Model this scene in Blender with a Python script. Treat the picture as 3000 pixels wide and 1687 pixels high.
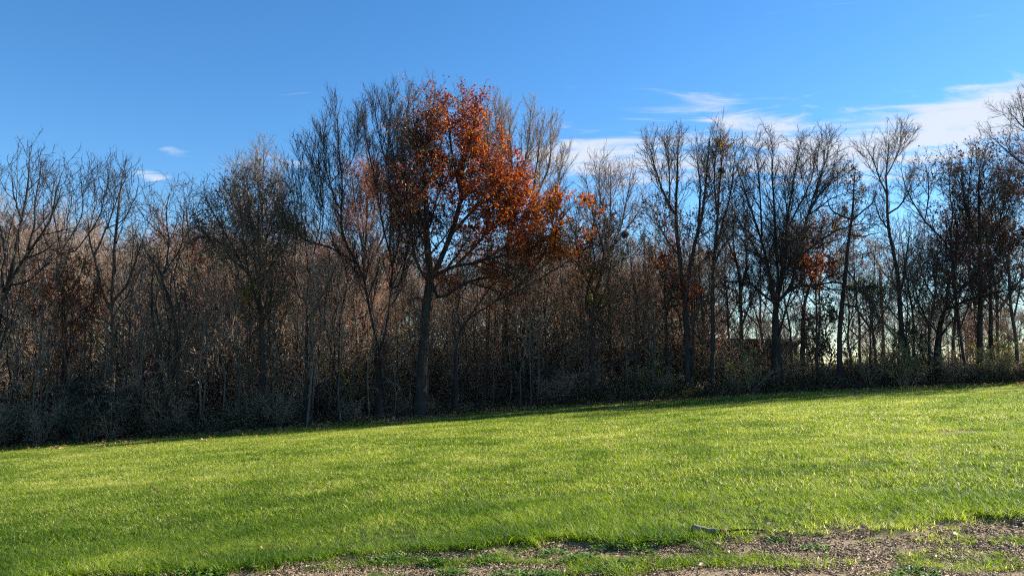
import bpy, math, random
import numpy as np
from mathutils import Vector

# ------------------------------------------------------------------ reset
for o in list(bpy.data.objects):
    bpy.data.objects.remove(o, do_unlink=True)
scene = bpy.context.scene
COL = scene.collection
SEED = 7
random.seed(SEED)

# ------------------------------------------------------------------ camera
F = 2230.0                      # focal length in photo pixels (photo 3000 x 1687)
HORIZON = 1060.0
EYE = 1.6
PITCH = math.atan((HORIZON - 843.5) / F)
cam_d = bpy.data.cameras.new('camera')
cam_d.sensor_width = 36.0
cam_d.lens = F / 3000.0 * 36.0
cam_d.clip_start = 0.1
cam_d.clip_end = 5000.0
cam = bpy.data.objects.new('camera', cam_d)
COL.objects.link(cam)
cam.location = (0, 0, EYE)
cam.rotation_euler = (math.pi / 2 + PITCH, 0, 0)
scene.camera = cam

# ------------------------------------------------------------------ world, sun, exposure
SUN_AZ = math.radians(68.0)     # clockwise from the view direction
SUN_EL = math.radians(31.0)
world = bpy.data.worlds.new('World')
scene.world = world
world.use_nodes = True
world.cycles.sampling_method = 'MANUAL'
world.cycles.sample_map_resolution = 256
wn, wl = world.node_tree.nodes, world.node_tree.links
wn.clear()


def wnode(t, **kw):
    n = wn.new(t)
    for k, v in kw.items():
        setattr(n, k, v)
    return n


def wmath(op, a, b=None, c=None, clamp=False):
    n = wn.new('ShaderNodeMath')
    n.operation = op
    n.use_clamp = clamp
    for i, v in enumerate((a, b, c)):
        if v is None:
            continue
        if isinstance(v, (int, float)):
            n.inputs[i].default_value = v
        else:
            wl.new(v, n.inputs[i])
    return n.outputs[0]


sky = wnode('ShaderNodeTexSky', sky_type='NISHITA', sun_disc=False)
sky.sun_elevation = SUN_EL
sky.sun_rotation = SUN_AZ
sky.altitude = 250
sky.air_density = 1.0
sky.dust_density = 0.1
sky.ozone_density = 2.0
hsv = wnode('ShaderNodeHueSaturation')
hsv.inputs['Saturation'].default_value = 1.27
wl.new(sky.outputs[0], hsv.inputs['Color'])
bg_sky = wnode('ShaderNodeBackground')
bg_sky.inputs['Strength'].default_value = 0.072
tint = wnode('ShaderNodeMix', data_type='RGBA', blend_type='MULTIPLY')
tint.inputs['Factor'].default_value = 1.0
tint.inputs['B'].default_value = (0.80, 0.96, 1.06, 1)
wl.new(hsv.outputs[0], tint.inputs['A'])
wl.new(tint.outputs['Result'], bg_sky.inputs['Color'])
# cirrus: noise on a flat cloud layer far above, thicker where the photo shows the banks
tc = wnode('ShaderNodeTexCoord')
sep = wnode('ShaderNodeSeparateXYZ')
wl.new(tc.outputs['Generated'], sep.inputs[0])
zc = wmath('MAXIMUM', sep.outputs['Z'], 0.03)
yc = wmath('MAXIMUM', sep.outputs['Y'], 0.05)
pu = wmath('DIVIDE', sep.outputs['X'], zc)
pv = wmath('DIVIDE', sep.outputs['Y'], zc)
comb = wnode('ShaderNodeCombineXYZ')
wl.new(pu, comb.inputs[0])
wl.new(pv, comb.inputs[1])
mp = wnode('ShaderNodeMapping')
mp.inputs['Rotation'].default_value = (0, 0, math.radians(-28))
mp.inputs['Scale'].default_value = (1.0, 2.1, 1.0)
wl.new(comb.outputs[0], mp.inputs[0])
nz = wnode('ShaderNodeTexNoise')
nz.inputs['Scale'].default_value = 2.0
nz.inputs['Detail'].default_value = 9
nz.inputs['Roughness'].default_value = 0.6
nz.inputs['Distortion'].default_value = 1.3
wl.new(mp.outputs[0], nz.inputs['Vector'])


def blob(px, py, rx, ry, amp, rot=0.0):
    """a soft cloud bank round one compass direction and height above the horizon"""
    u0, v0 = (px - 1500) / F, (HORIZON - py) / F
    cu = wmath('DIVIDE', sep.outputs['X'], yc)
    cv = wmath('DIVIDE', sep.outputs['Z'], yc)
    du = wmath('SUBTRACT', cu, u0)
    dv = wmath('SUBTRACT', cv, v0)
    c, s = math.cos(rot), math.sin(rot)
    a = wmath('ADD', wmath('MULTIPLY', du, c), wmath('MULTIPLY', dv, s))
    b = wmath('SUBTRACT', wmath('MULTIPLY', dv, c), wmath('MULTIPLY', du, s))
    q = wmath('ADD', wmath('POWER', wmath('ABSOLUTE', wmath('DIVIDE', a, rx / F)), 2.0),
              wmath('POWER', wmath('ABSOLUTE', wmath('DIVIDE', b, ry / F)), 2.0))
    e = wmath('POWER', 2.718, wmath('MULTIPLY', q, -1.0))
    return wmath('MULTIPLY', e, amp)


banks = [(1880, 395, 290, 85, .46, .05), (1780, 500, 260, 55, .40, -.05), (2190, 325, 230, 60, .46, -.22),
         (2640, 375, 500, 120, .52, .14), (2960, 300, 280, 85, .52, .26), (2450, 480, 560, 70, .42, .0), (1640, 450, 150, 50, .32, 0),
         (418, 508, 66, 21, .56, -.15), (478, 425, 50, 17, .40, -.2), (3500, 300, 500, 120, .46, .1),
         (800, 468, 210, 30, .36, .05), (4300, 420, 500, 90, .44, 0.0)]
tot = None
for bnk in banks:
    e = blob(*bnk)
    tot = e if tot is None else wmath('ADD', tot, e)
raw = wmath('ADD', wmath('MULTIPLY_ADD', nz.outputs['Fac'], 2.3, -.65), wmath('MULTIPLY', tot, 1.3))
mr = wnode('ShaderNodeMapRange', interpolation_type='SMOOTHSTEP')
mr.inputs['From Min'].default_value = 0.86
mr.inputs['From Max'].default_value = 1.6
mr.inputs['To Max'].default_value = 0.88
wl.new(raw, mr.inputs['Value'])
bg_cl = wnode('ShaderNodeBackground')
bg_cl.inputs['Color'].default_value = (0.80, 0.84, 0.93, 1)
bg_cl.inputs['Strength'].default_value = 0.40
mixw = wnode('ShaderNodeMixShader')
wl.new(mr.outputs[0], mixw.inputs[0])
wl.new(bg_sky.outputs[0], mixw.inputs[1])
wl.new(bg_cl.outputs[0], mixw.inputs[2])
outw = wnode('ShaderNodeOutputWorld')
wl.new(mixw.outputs[0], outw.inputs['Surface'])

sun_d = bpy.data.lights.new('sun', 'SUN')
sun_d.energy = 5.0
sun_d.angle = math.radians(0.5)
sun_d.color = (1.0, 0.93, 0.80)
sun = bpy.data.objects.new('sun', sun_d)
COL.objects.link(sun)
S = Vector((math.sin(SUN_AZ) * math.cos(SUN_EL), math.cos(SUN_AZ) * math.cos(SUN_EL), math.sin(SUN_EL)))
sun.rotation_euler = S.to_track_quat('Z', 'Y').to_euler()
sun.location = (40, 20, 40)

scene.view_settings.view_transform = 'Standard'
scene.view_settings.look = 'None'
scene.view_settings.exposure = 1.4
scene.view_settings.gamma = 1.0
scene.view_settings.use_curve_mapping = False
scene.render.engine = 'CYCLES'
scene.cycles.use_adaptive_sampling = True
scene.cycles.adaptive_threshold = 0.02
scene.cycles.max_bounces = 6
scene.cycles.diffuse_bounces = 5
scene.cycles.glossy_bounces = 2
scene.cycles.transmission_bounces = 4
scene.cycles.transparent_max_bounces = 4
scene.cycles.use_denoising = False
scene.cycles.filter_width = 1.2
scene.cycles.caustics_reflective = False
scene.cycles.caustics_refractive = False


# ------------------------------------------------------------------ terrain
def smooth(a, b, x):
    t = np.clip((np.asarray(x, float) - a) / (b - a), 0, 1)
    return t * t * (3 - 2 * t)


def wob(x, y, s, seed=0):
    """smooth wandering value between about -1 and 1"""
    r = np.random.RandomState(seed)
    v = 0
    for k in range(5):
        a, p, q = r.uniform(0, 6.28), r.uniform(0, 6.28), r.uniform(.6, 1.7)
        v = v + np.sin((np.cos(a) * x + np.sin(a) * y) * q / s + p)
    return v / 3.0


EDGE_X = [-60, -30, -18, -12, -6.6, 0, 7.5, 15, 23, 45, 80]
EDGE_Y = [14, 22.5, 26.6, 27.6, 29.7, 33.0, 33.7, 34.0, 34.4, 35.5, 36]


def edge(x):
    x = np.asarray(x, float)
    return np.interp(x, EDGE_X, EDGE_Y) + 0.28 * wob(x, x * 0, 1.1, 3)


def px_ground_plain(px, py):
    """where the ray through a photo pixel meets the lawn plane (foreground)"""
    u = (px - 1500) / F
    v = (843.5 - py) / F
    dx, dy, dz = u, math.cos(PITCH) - v * math.sin(PITCH), math.sin(PITCH) + v * math.cos(PITCH)
    t = 3.0
    for _ in range(60):
        z = 1.8 * math.tanh(dx * t / 30) - 0.015 * dy * t
        t += (EYE + dz * t - z) * 0.8 / max(-dz, .02)
    return dx * t, dy * t


DIRT_PX = [(-900, 1760), (-300, 1735), (280, 1692), (560, 1668), (760, 1660), (950, 1642), (1120, 1622), (1250, 1618),
           (1500, 1597), (1650, 1586), (1800, 1592), (2000, 1594), (2150, 1572), (2300, 1574), (2400, 1560),
           (2500, 1546), (2650, 1550), (2780, 1530), (2850, 1512), (3000, 1524), (3200, 1520), (3600, 1500)]
DIRT = np.array([px_ground_plain(*p) for p in DIRT_PX])
DIRT = DIRT[np.argsort(DIRT[:, 0])]


def dirt_depth(x, y):
    """metres inside the bare strip (positive) measured towards the camera"""
    e = np.interp(x, DIRT[:, 0], DIRT[:, 1])
    return e + 0.12 * wob(x, y, .2, 11) + 0.09 * wob(x, y, .07, 12) - y


def ground_z(x, y):
    x = np.asarray(x, float)
    y = np.asarray(y, float)
    tilt = 1.0 - 0.55 * smooth(36, 62, y)
    z = 1.8 * np.tanh(x / 30) * tilt - 0.015 * np.clip(y, -30, 36)
    z = z + 0.02 * wob(x, y, 2.4, 5) + 0.035 * wob(x, y, 7, 6) * smooth(8, 16, y)
    z = z - 0.04 * smooth(-.05, .12, dirt_depth(x, y)) * smooth(14, 10, y)
    far = smooth(120, 700, np.hypot(x, y))
    return z * (1 - far) + (-3.0) * far


def gz(x, y):
    return float(ground_z(np.array([x]), np.array([y]))[0])


def at(px, py, d):
    """world point at depth d behind a photo pixel"""
    u = (px - 1500) / F
    v = (843.5 - py) / F
    dy = math.cos(PITCH) - v * math.sin(PITCH)
    t = d / dy
    return np.array((u * t, d, EYE + t * (math.sin(PITCH) + v * math.cos(PITCH))))


def X_at(px, d):
    return (px - 1500) / F * d / math.cos(PITCH) * 1.0


# ------------------------------------------------------------------ materials
def new_mat(name):
    m = bpy.data.materials.new(name)
    m.use_nodes = True
    nt = m.node_tree
    nt.nodes.clear()
    return m, nt.nodes, nt.links


def ramp(n, stops):
    r = n.new('ShaderNodeValToRGB')
    el = r.color_ramp.elements
    while len(el) > 1:
        el.remove(el[-1])
    el[0].position, el[0].color = stops[0][0], (*stops[0][1], 1)
    for p, c in stops[1:]:
        e = el.new(p)
        e.color = (*c, 1)
    return r


def bark_mat(name, dark, light, scale=6.0):
    m, n, l = new_mat(name)
    tc = n.new('ShaderNodeTexCoord')
    mp = n.new('ShaderNodeMapping')
    mp.inputs['Scale'].default_value = (1, 1, .22)
    l.new(tc.outputs['Object'], mp.inputs[0])
    nz = n.new('ShaderNodeTexNoise')
    nz.inputs['Scale'].default_value = scale
    nz.inputs['Detail'].default_value = 6
    nz.inputs['Roughness'].default_value = .7
    l.new(mp.outputs[0], nz.inputs['Vector'])
    r = ramp(n, [(.3, dark), (.7, light)])
    l.new(nz.outputs['Fac'], r.inputs[0])
    b = n.new('ShaderNodeBsdfPrincipled')
    b.inputs['Roughness'].default_value = .85
    b.inputs['Specular IOR Level'].default_value = .25
    l.new(r.outputs[0], b.inputs['Base Color'])
    bp = n.new('ShaderNodeBump')
    bp.inputs['Strength'].default_value = .7
    bp.inputs['Distance'].default_value = .03
    l.new(nz.outputs['Fac'], bp.inputs['Height'])
    l.new(bp.outputs[0], b.inputs['Normal'])
    o = n.new('ShaderNodeOutputMaterial')
    l.new(b.outputs[0], o.inputs[0])
    return m


def leaf_mat(name, stops, trans=.45, clump=.5, gloss=.35, tint=1.15):
    """leaf colours: a random value per leaf plus slow drift through the crown"""
    m, n, l = new_mat(name)
    at_ = n.new('ShaderNodeAttribute')
    at_.attribute_name = 'rnd'
    geo = n.new('ShaderNodeNewGeometry')
    nz = n.new('ShaderNodeTexNoise')
    nz.inputs['Scale'].default_value = .55
    nz.inputs['Detail'].default_value = 2
    l.new(geo.outputs['Position'], nz.inputs['Vector'])
    a = n.new('ShaderNodeMath')
    a.operation = 'MULTIPLY_ADD'
    l.new(nz.outputs['Fac'], a.inputs[0])
    a.inputs[1].default_value = clump * 2
    a.inputs[2].default_value = -clump
    s = n.new('ShaderNodeMath')
    s.operation = 'ADD'
    s.use_clamp = True
    l.new(a.outputs[0], s.inputs[0])
    l.new(at_.outputs['Fac'], s.inputs[1])
    r = ramp(n, stops)
    l.new(s.outputs[0], r.inputs[0])
    b = n.new('ShaderNodeBsdfPrincipled')
    b.inputs['Roughness'].default_value = .5
    b.inputs['Specular IOR Level'].default_value = gloss
    l.new(r.outputs[0], b.inputs['Base Color'])
    t = n.new('ShaderNodeBsdfTranslucent')
    g = n.new('ShaderNodeHueSaturation')
    g.inputs['Saturation'].default_value = 1.1
    g.inputs['Value'].default_value = tint
    l.new(r.outputs[0], g.inputs['Color'])
    l.new(g.outputs[0], t.inputs['Color'])
    mx = n.new('ShaderNodeMixShader')
    mx.inputs[0].default_value = trans
    l.new(b.outputs[0], mx.inputs[1])
    l.new(t.outputs[0], mx.inputs[2])
    o = n.new('ShaderNodeOutputMaterial')
    l.new(mx.outputs[0], o.inputs[0])
    return m


M = {}
M['bark'] = bark_mat('bark_grey', (.045, .036, .028), (.145, .117, .092))
M['bark_dark'] = bark_mat('bark_dark', (.016, .013, .011), (.058, .047, .039))
M['bark_pale'] = bark_mat('bark_pale', (.06, .050, .040), (.19, .163, .132))
M['twig'] = bark_mat('twig_grey', (.14, .103, .072), (.38, .29, .205), 9)
M['twig_dark'] = bark_mat('twig_dark', (.055, .042, .032), (.17, .132, .102), 9)
M['twig_black'] = bark_mat('twig_black', (.018, .015, .014), (.065, .053, .047), 9)
M['twig_mauve'] = bark_mat('twig_mauve', (.14, .098, .078), (.38, .272, .215), 9)
M['twig_pale'] = bark_mat('twig_pale', (.15, .102, .070), (.40, .285, .20), 9)
M['oak'] = leaf_mat('leaf_red_oak', [(0, (.085, .014, .010)), (.3, (.22, .030, .012)), (.55, (.42, .080, .016)),
                                     (.85, (.55, .16, .020)), (1, (.52, .28, .05))], .5, .6)
M['maroon_shaded'] = leaf_mat('leaf_maroon_shaded', [(0, (.022, .009, .010)), (.5, (.06, .014, .012)), (1, (.17, .04, .016))], .2, .3)  # maroon leaf kept extra dark, with crown shade put into its colour
M['orange'] = leaf_mat('leaf_orange', [(0, (.17, .035, .014)), (.5, (.42, .10, .018)), (1, (.55, .22, .035))], .5, .3)
M['red'] = leaf_mat('leaf_red', [(0, (.10, .014, .012)), (.5, (.38, .05, .015)), (1, (.55, .15, .025))], .5, .3)
M['brown'] = leaf_mat('leaf_brown', [(0, (.075, .050, .032)), (.5, (.20, .128, .070)), (1, (.36, .24, .13))], .45, .3)
M['russet'] = leaf_mat('leaf_russet', [(0, (.09, .030, .018)), (.5, (.24, .078, .034)), (1, (.42, .15, .05))], .45, .3)
M['olive'] = leaf_mat('leaf_olive', [(0, (.055, .052, .022)), (.5, (.145, .125, .048)), (1, (.30, .24, .09))], .45, .3)
M['yellow'] = leaf_mat('leaf_yellow', [(0, (.26, .19, .02)), (.5, (.48, .36, .03)), (1, (.60, .42, .05))], .5, .2)
M['yellowgreen'] = leaf_mat('leaf_yellow_green', [(0, (.11, .13, .026)), (.5, (.26, .26, .045)), (1, (.50, .45, .08))], .5, .3)
M['cedar'] = leaf_mat('leaf_cedar', [(0, (.012, .028, .020)), (.6, (.025, .050, .032)), (1, (.05, .075, .045))], .2, .3)
M['pinkish'] = leaf_mat('leaf_dull_red', [(0, (.15, .05, .04)), (.5, (.30, .11, .075)), (1, (.42, .17, .08))], .45, .3)
M['straw'] = leaf_mat('dry_weed', [(0, (.14, .10, .06)), (.5, (.28, .21, .12)), (1, (.45, .36, .22))], .4, .3)
M['litter'] = leaf_mat('leaf_litter', [(0, (.09, .048, .024)), (.5, (.27, .14, .062)), (1, (.48, .27, .12))], .3, .3)
M['tan'] = leaf_mat('leaf_tan', [(0, (.28, .16, .09)), (1, (.50, .34, .22))], .3, .1)
M['chips'] = leaf_mat('wood_chip', [(0, (.09, .060, .034)), (.45, (.24, .168, .098)), (.8, (.43, .32, .195)), (1, (.68, .56, .38))], .1, .25, .15)
M['weed'] = leaf_mat('weed_leaf', [(0, (.045, .10, .015)), (.6, (.10, .20, .028)), (1, (.22, .33, .07))], .4, .2, .5)


def grass_mat(name='grass_blade'):
    m, n, l = new_mat(name)
    at_ = n.new('ShaderNodeAttribute')
    at_.attribute_name = 'rnd'
    oi = n.new('ShaderNodeObjectInfo')
    geo = n.new('ShaderNodeNewGeometry')

    def noise(scale, det=3):
        z = n.new('ShaderNodeTexNoise')
        z.inputs['Scale'].default_value = scale
        z.inputs['Detail'].default_value = det
        l.new(geo.outputs['Position'], z.inputs['Vector'])
        return z.outputs['Fac']

    def mth(op, a, b, clamp=False):
        q = n.new('ShaderNodeMath')
        q.operation = op
        q.use_clamp = clamp
        for i, v in enumerate((a, b)):
            if isinstance(v, (int, float)):
                q.inputs[i].default_value = v
            else:
                l.new(v, q.inputs[i])
        return q.outputs[0]
    v = mth('MULTIPLY', mth('SUBTRACT', noise(.16), .5), 1.0)
    v2 = mth('ADD', mth('MULTIPLY', mth('SUBTRACT', noise(1.1), .5), 1.1), mth('MULTIPLY', mth('SUBTRACT', noise(.45, 4), .5), .7))
    # soft shade on the lawn near the bare strip, painted as darker blades
    shade_dist = n.new('ShaderNodeVectorMath')
    shade_dist.operation = 'DISTANCE'
    l.new(geo.outputs['Position'], shade_dist.inputs[0])
    shade_dist.inputs[1].default_value = (-3.0, 6.5, -.3)
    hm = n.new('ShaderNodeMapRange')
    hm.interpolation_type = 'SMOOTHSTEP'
    l.new(shade_dist.outputs['Value'], hm.inputs['Value'])
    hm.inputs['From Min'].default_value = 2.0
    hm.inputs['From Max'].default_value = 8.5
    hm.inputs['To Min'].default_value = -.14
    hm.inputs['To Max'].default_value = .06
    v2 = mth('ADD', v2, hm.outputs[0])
    s = mth('ADD', mth('ADD', v, v2), mth('ADD', mth('MULTIPLY', at_.outputs['Fac'], .75), mth('MULTIPLY', oi.outputs['Random'], .12)), True)
    r = ramp(n, [(0, (.052, .105, .012)), (.35, (.148, .218, .026)), (.68, (.275, .325, .042)), (.9, (.41, .42, .090)), (1, (.62, .54, .28))])
    l.new(s, r.inputs[0])
    b = n.new('ShaderNodeBsdfPrincipled')
    b.inputs['Roughness'].default_value = .5
    b.inputs['Specular IOR Level'].default_value = .22
    l.new(r.outputs[0], b.inputs['Base Color'])
    t = n.new('ShaderNodeBsdfTranslucent')
    g = n.new('ShaderNodeHueSaturation')
    g.inputs['Saturation'].default_value = 1.1
    g.inputs['Value'].default_value = 1.7
    l.new(r.outputs[0], g.inputs['Color'])
    l.new(g.outputs[0], t.inputs['Color'])
    mx = n.new('ShaderNodeMixShader')
    mx.inputs[0].default_value = .5
    l.new(b.outputs[0], mx.inputs[1])
    l.new(t.outputs[0], mx.inputs[2])
    o = n.new('ShaderNodeOutputMaterial')
    l.new(mx.outputs[0], o.inputs[0])
    return m


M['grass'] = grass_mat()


def ground_mat():
    m, n, l = new_mat('ground_soil')
    zone = n.new('ShaderNodeAttribute')
    zone.attribute_name = 'zone'
    sepz = n.new('ShaderNodeSeparateColor')
    l.new(zone.outputs['Color'], sepz.inputs[0])
    geo = n.new('ShaderNodeNewGeometry')

    def noise(scale, det=5, rough=.6):
        z = n.new('ShaderNodeTexNoise')
        z.inputs['Scale'].default_value = scale
        z.inputs['Detail'].default_value = det
        z.inputs['Roughness'].default_value = rough
        l.new(geo.outputs['Position'], z.inputs['Vector'])
        return z
    turf = ramp(n, [(.3, (.022, .035, .008)), (.5, (.045, .065, .013)), (.7, (.09, .085, .03))])
    l.new(noise(9, 6, .75).outputs['Fac'], turf.inputs[0])
    soil = ramp(n, [(.3, (.13, .092, .056)), (.5, (.27, .20, .124)), (.68, (.40, .305, .20))])
    soiln = noise(38, 8, .75)
    l.new(soiln.outputs['Fac'], soil.inputs[0])
    wood = ramp(n, [(.3, (.030, .020, .013)), (.55, (.085, .050, .027)), (.75, (.19, .105, .05))])
    l.new(noise(5, 7, .8).outputs['Fac'], wood.inputs[0])
    m1 = n.new('ShaderNodeMix')
    m1.data_type = 'RGBA'
    l.new(sepz.outputs[0], m1.inputs['Factor'])
    l.new(turf.outputs[0], m1.inputs['A'])
    l.new(soil.outputs[0], m1.inputs['B'])
    m2 = n.new('ShaderNodeMix')
    m2.data_type = 'RGBA'
    l.new(sepz.outputs[1], m2.inputs['Factor'])
    l.new(m1.outputs['Result'], m2.inputs['A'])
    l.new(wood.outputs[0], m2.inputs['B'])
    b = n.new('ShaderNodeBsdfPrincipled')
    b.inputs['Roughness'].default_value = .95
    b.inputs['Specular IOR Level'].default_value = .15
    l.new(m2.outputs['Result'], b.inputs['Base Color'])
    bp = n.new('ShaderNodeBump')
    bp.inputs['Strength'].default_value = .9
    bp.inputs['Distance'].default_value = .02
    l.new(soiln.outputs['Fac'], bp.inputs['Height'])
    l.new(bp.outputs[0], b.inputs['Normal'])
    o = n.new('ShaderNodeOutputMaterial')
    l.new(b.outputs[0], o.inputs[0])
    return m


M['ground'] = ground_mat()


# ------------------------------------------------------------------ mesh helpers
def make_mesh(name, V, polys, mat, rnd=None, smooth_=False):
    """polys: list of (n_faces, n_corners) int arrays"""
    me = bpy.data.meshes.new(name)
    V = np.asarray(V, np.float32).reshape(-1, 3)
    me.vertices.add(len(V))
    me.vertices.foreach_set('co', V.ravel())
    idx = np.concatenate([p.ravel() for p in polys]).astype(np.int32)
    tot = np.concatenate([np.full(len(p), p.shape[1], np.int32) for p in polys])
    st = np.concatenate([[0], np.cumsum(tot)[:-1]]).astype(np.int32)
    me.loops.add(len(idx))
    me.loops.foreach_set('vertex_index', idx)
    me.polygons.add(len(tot))
    me.polygons.foreach_set('loop_start', st)
    me.polygons.foreach_set('loop_total', tot)
    if smooth_:
        me.polygons.foreach_set('use_smooth', np.ones(len(tot), bool))
    me.update(calc_edges=True)
    if rnd is not None:
        a = me.attributes.new('rnd', 'FLOAT', 'POINT')
        a.data.foreach_set('value', np.asarray(rnd, np.float32))
    if mat is not None:
        me.materials.append(mat)
    return me


def link(name, me, parent=None, **props):
    o = bpy.data.objects.new(name, me)
    COL.objects.link(o)
    if parent is not None:
        o.parent = parent
    for k, v in props.items():
        o[k] = v
    return o


def empty(name, loc, label=None, category=None, group=None, rz=0.0, s=1.0):
    o = bpy.data.objects.new(name, None)
    COL.objects.link(o)
    o.location = loc
    o.rotation_euler = (0, 0, rz)
    o.scale = (s, s, s)
    o.empty_display_size = .3
    if label:
        o['label'] = label
    if category:
        o['category'] = category
    if group:
        o['group'] = group
    return o


def norm(a):
    return a / np.maximum(np.linalg.norm(a, axis=-1, keepdims=True), 1e-9)


def tubes(P, R, sides, point=False):
    """P (N,K,3), R (N,K) -> verts, quads (and tris when the tips are pointed)"""
    N, K, _ = P.shape
    T = np.empty_like(P)
    T[:, 1:-1] = P[:, 2:] - P[:, :-2]
    T[:, 0] = P[:, 1] - P[:, 0]
    T[:, -1] = P[:, -1] - P[:, -2]
    T = norm(T)
    D = norm(P[:, -1] - P[:, 0])
    ref = np.where((np.abs(D[:, 2:3]) < .7), np.array([[0, 0, 1.]]), np.array([[1., 0, 0]]))
    A = norm(np.cross(T, ref[:, None, :]))
    B = np.cross(T, A)
    th = np.linspace(0, 2 * np.pi, sides, endpoint=False)
    KK = K - 1 if point else K
    ring = (P[:, :KK, None, :] + R[:, :KK, None, None] *
            (A[:, :KK, None, :] * np.cos(th)[None, None, :, None] + B[:, :KK, None, :] * np.sin(th)[None, None, :, None]))
    per = KK * sides + (1 if point else 0)
    if point:
        V = np.concatenate([ring.reshape(N, KK * sides, 3), P[:, -1:, :]], axis=1).reshape(-1, 3)
    else:
        V = ring.reshape(-1, 3)
    base = (np.arange(N) * per)[:, None, None]
    k = np.arange(KK - 1)[None, :, None] * sides
    s = np.arange(sides)[None, None, :]
    s2 = (s + 1) % sides
    Q = np.stack([base + k + s, base + k + s2, base + k + sides + s2, base + k + sides + s], -1).reshape(-1, 4)
    polys = [Q]
    if point:
        b = (np.arange(N) * per)[:, None]
        ss = np.arange(sides)[None, :]
        polys.append(np.stack([b + (KK - 1) * sides + ss, b + (KK - 1) * sides + (ss + 1) % sides,
                               np.broadcast_to(b + KK * sides, (N, sides))], -1).reshape(-1, 3))
    return V, polys


class Soup:
    def __init__(self):
        self.V, self.P, self.R, self.n = [], [], [], 0

    def add(self, V, polys, rnd=None):
        self.V.append(V)
        self.P += [p + self.n for p in polys]
        self.n += len(V)
        if rnd is not None:
            self.R.append(rnd)

    def mesh(self, name, mat, smooth_=False):
        quads = [p for p in self.P if p.shape[1] == 4]
        tris = [p for p in self.P if p.shape[1] == 3]
        pp = ([np.concatenate(quads)] if quads else []) + ([np.concatenate(tris)] if tris else [])
        return make_mesh(name, np.concatenate(self.V), pp, mat, np.concatenate(self.R) if self.R else None, smooth_)


def resample(pts, K):
    """Catmull-Rom through the points, K samples"""
    p = np.asarray(pts, float)
    if len(p) == 2:
        t = np.linspace(0, 1, K)[:, None]
        return p[0] * (1 - t) + p[1] * t
    q = np.vstack([2 * p[0] - p[1], p, 2 * p[-1] - p[-2]])
    seg = np.linalg.norm(np.diff(p, axis=0), axis=1)
    cum = np.concatenate([[0], np.cumsum(seg)])
    s = np.linspace(0, cum[-1], K)
    i = np.clip(np.searchsorted(cum, s, side='right') - 1, 0, len(p) - 2)
    t = ((s - cum[i]) / np.maximum(seg[i], 1e-9))[:, None]
    a, b, c, d = q[i], q[i + 1], q[i + 2], q[i + 3]
    return .5 * ((2 * b) + (-a + c) * t + (2 * a - 5 * b + 4 * c - d) * t ** 2 + (-a + 3 * b - 3 * c + d) * t ** 3)


def plen(P):
    return np.linalg.norm(np.diff(P, axis=1), axis=2).sum(1)


def spawn(rng, P, R, dens, t0, t1, ang, length, K, up=.15, wobble=.18, rad=(.011, .003), rr=.6, nmin=1, falloff=.55,
          jit=.35, outward=None):
    """grow children along parent branches; all at once"""
    L = plen(P)
    N, Kp, _ = P.shape
    cnt = np.maximum(nmin, np.round(L * dens * (t1 - t0) * rng.uniform(.75, 1.25, N))).astype(int)
    par = np.repeat(np.arange(N), cnt)
    off = np.arange(len(par)) - np.repeat(np.cumsum(cnt) - cnt, cnt)
    t = t0 + (t1 - t0) * np.clip((off + rng.uniform(.05, .95, len(par))) / np.maximum(cnt[par], 1), 0, .999)
    f = t * (Kp - 1)
    i = np.minimum(f.astype(int), Kp - 2)
    w = (f - i)[:, None]
    pos = P[par, i] * (1 - w) + P[par, i + 1] * w
    tan = norm(P[par, i + 1] - P[par, i])
    pr = R[par, i] * (1 - w[:, 0]) + R[par, i + 1] * w[:, 0]
    az = off * 2.4 + rng.uniform(0, 6.28, N)[par] + rng.normal(0, .6, len(par))
    ref = np.where(np.abs(tan[:, 2:3]) < .8, np.array([[0, 0, 1.]]), np.array([[1., 0, 0]]))
    A = norm(np.cross(tan, ref))
    B = np.cross(tan, A)
    perp = A * np.cos(az)[:, None] + B * np.sin(az)[:, None]
    a = np.radians(ang) * rng.uniform(1 - jit, 1 + jit, len(par))
    d = tan * np.cos(a)[:, None] + perp * np.sin(a)[:, None]
    if outward is not None:
        o = pos - outward
        o[:, 2] *= .3
        d = norm(d + .35 * norm(o))
    ln = length * (1 - falloff * t) * rng.uniform(.55, 1.25, len(par))
    step = (ln / (K - 1))[:, None]
    C = np.empty((len(par), K, 3))
    C[:, 0] = pos
    for k in range(1, K):
        d = norm(d + np.array([0, 0, up]) + rng.normal(0, wobble, d.shape))
        C[:, k] = C[:, k - 1] + d * step
    r0 = np.minimum(pr * rr, rad[0] * ln + rad[1])
    tt = np.linspace(0, 1, K)[None, :]
    Rr = r0[:, None] * (1 - .72 * tt)
    return C, Rr


def leaf_soup(rng, pos, dirs, size, soup, rmean=.5, rspread=.5, aspect=.55, droop=.4, rvals=None):
    """folded leaf of two triangles hanging off each point"""
    n = len(pos)
    d = norm(dirs + rng.normal(0, .7, (n, 3)) + np.array([0, 0, -droop]))
    side = norm(np.cross(d, rng.normal(0, 1, (n, 3))))
    up = np.cross(side, d)
    s = size * rng.uniform(.45, 1.45, n)[:, None]
    w = s * aspect * .5
    mid = pos + d * s * .48
    V = np.stack([pos, mid + side * w + up * w * .35, pos + d * s - up * s * .12, mid - side * w + up * w * .35], 1).reshape(-1, 3)
    b = (np.arange(n) * 4)[:, None]
    T = np.concatenate([b + np.array([[0, 1, 2]]), b + np.array([[0, 2, 3]])])
    r = rvals if rvals is not None else rng.uniform(rmean - rspread, rmean + rspread, n)
    soup.add(V, [T], np.repeat(np.clip(r, 0, 1), 4))


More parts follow.
